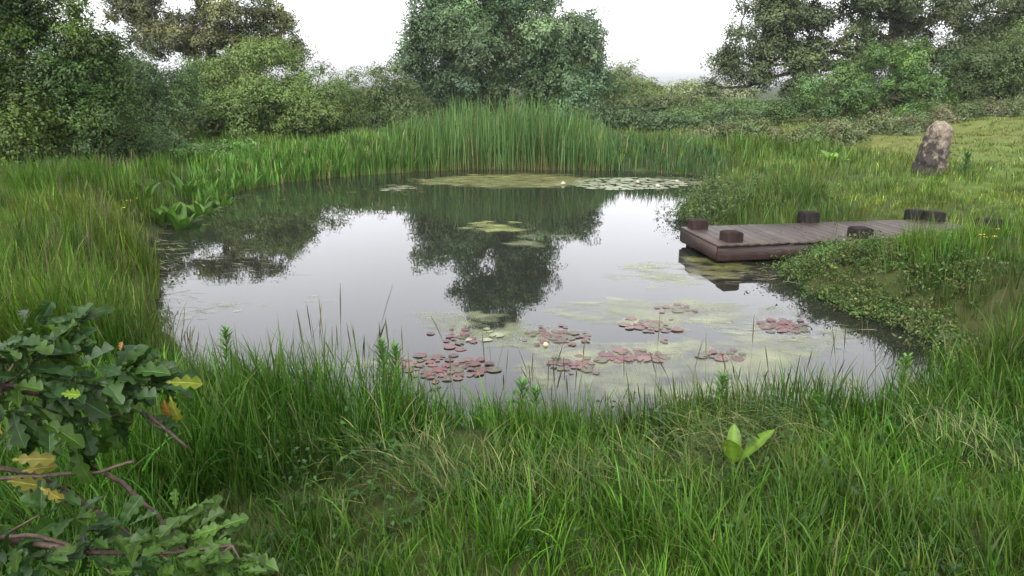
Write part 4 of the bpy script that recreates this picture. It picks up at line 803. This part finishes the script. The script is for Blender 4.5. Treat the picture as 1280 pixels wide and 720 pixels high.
for (px, py, Y, fx, fz, n, ln, dr) in [(55, 640, 1.6, .1, .9, 4, .10, -.3), (100, 650, 1.62, .8, .2, 6, .11, 0), (20, 690, 1.58, .7, .1, 6, .115, 0), (60, 700, 1.58, .8, .0, 6, .115, .1), (110, 690, 1.6, .8, .1, 6, .11, 0), (150, 668, 1.63, .8, .3, 6, .105, 0), (185, 690, 1.6, .3, .7, 5, .10, -.1), (210, 700, 1.58, .8, 0, 5, .10, 0), (240, 668, 1.66, .7, .4, 6, .10, -.1), (270, 680, 1.64, .9, .2, 5, .10, 0), (225, 650, 1.7, .1, .9, 3, .09, -.3), (140, 718, 1.56, .8, 0, 6, .11, 0), (300, 700, 1.58, .8, .1, 4, .09, 0), (-40, 680, 1.56, .8, .1, 6, .115, 0), (250, 715, 1.55, .7, .2, 5, .10, 0)]:
    p = local(px, py, Y); a = L0[np.argmin(((L0 - p) ** 2).sum(1))]; mtw.tube([a, (a + p) / 2, p], [.004, .003, .0022], 5)
    whorl(p, (fx, -.1, fz), n, ln, dr, None if px < 170 else (.032, .066, .010))
ml.build('foliage', M_wet, oak, True)
# yellow leaves: each shown on its own
for (px, py, Y, d, ln, cc) in [(205, 478, 1.70, (1, -.2, .15), .085, (.085, .11, .012)), (212, 492, 1.68, (.2, -.3, -.8), .07, (.10, .11, .015)), (205, 497, 1.67, (.05, -.2, -1), .05, (.14, .06, .015)), (75, 492, 1.58, (.9, -.3, .1), .06, (.09, .14, .015)), (5, 545, 1.55, (-.3, -.2, .9), .07, (.13, .10, .02)), (12, 575, 1.6, (.9, -.2, .2), .09, (.10, .095, .018)), (5, 600, 1.6, (.9, -.2, 0), .09, (.09, .09, .018)), (48, 608, 1.6, (.8, -.3, -.3), .06, (.13, .11, .02)), (25, 590, 1.62, (1, -.2, .4), .07, (.11, .10, .018)), (150, 440, 1.75, (.3, -.2, .9), .03, (.2, .1, .04))]:
    m = MB(); oak_leaf(m, local(px, py, Y), d, (.1, -.8, .6), ln, cc, px); o = m.build('leaf', M_wet, oak, True)
    o['label'] = 'yellowing oak leaf'
# bare twigs
def stick(pts, r):
    m = MB(); p = np.array([local(*a) for a in pts]); n = 14; s = np.linspace(0, len(p) - 1, n); q = np.stack([np.interp(s, np.arange(len(p)), p[:, k]) for k in range(3)], 1) + rng.normal(0, .0015, (n, 3))
    m.tube(q, r * np.linspace(1.15, .8, n) * (1 + .12 * rng.random(n)), 7); return m.build('twig', M_twig, oak, True)
stick([(-200, 560, 1.5), (0, 583, 1.62), (55, 597, 1.66), (100, 625, 1.7), (150, 657, 1.72), (190, 690, 1.72)], .0055)
stick([(130, 590, 1.72), (160, 610, 1.74), (197, 645, 1.74), (230, 690, 1.72)], .0055)
stick([(-200, 600, 1.5), (10, 597, 1.6), (120, 591, 1.66), (168, 576, 1.68)], .0045); stick([(-200, 690, 1.5), (5, 672, 1.58), (40, 668, 1.6), (110, 690, 1.62)], .0055)
mtw.build('branch', M_twig, oak, True)
# a modest crown on the trunk itself, outside the frame to the left
(V, Q, C), sc, rs = crown_leaves([(np.array([-.5, -.1, 2.6]), np.array([.9, .9, .8])), (np.array([-.9, .2, 1.8]), np.array([.7, .7, .6]))], 30, .3, 3000, .10, greens); mesh_np('crown', V, Q, M_wet, oak, C)
# thin dark dead stem standing in the front right grass
p0 = P(985, 700, 2.35); p0[2] = tz(p0[0], p0[1]); t = thing('dead_stem', 'thin dark leaning dead stem in the front grass right of centre', 'stem', p0); q = P(1018, 632, 2.6) - p0
m = MB(); m.tube([(-.02, -.02, 0), q * .5 + [.004, 0, 0], q], [.004, .0035, .002], 6); m.build('stalk', M_bark, t)

# thin drizzle haze over the whole place
m_, n_, out_ = new_mat('haze'); pv = n_.nodes.new('ShaderNodeVolumePrincipled'); pv.inputs['Color'].default_value = (.93, .95, 1, 1); pv.inputs['Density'].default_value = HAZE; pv.inputs['Anisotropy'].default_value = .2
n_.links.new(pv.outputs[0], out_.inputs['Volume'])
m = MB(); m.box(-1000, 1000, -1000, 1000, -1.7, 22, bev=.01); tag(m.build('haze', m_), kind='stuff')
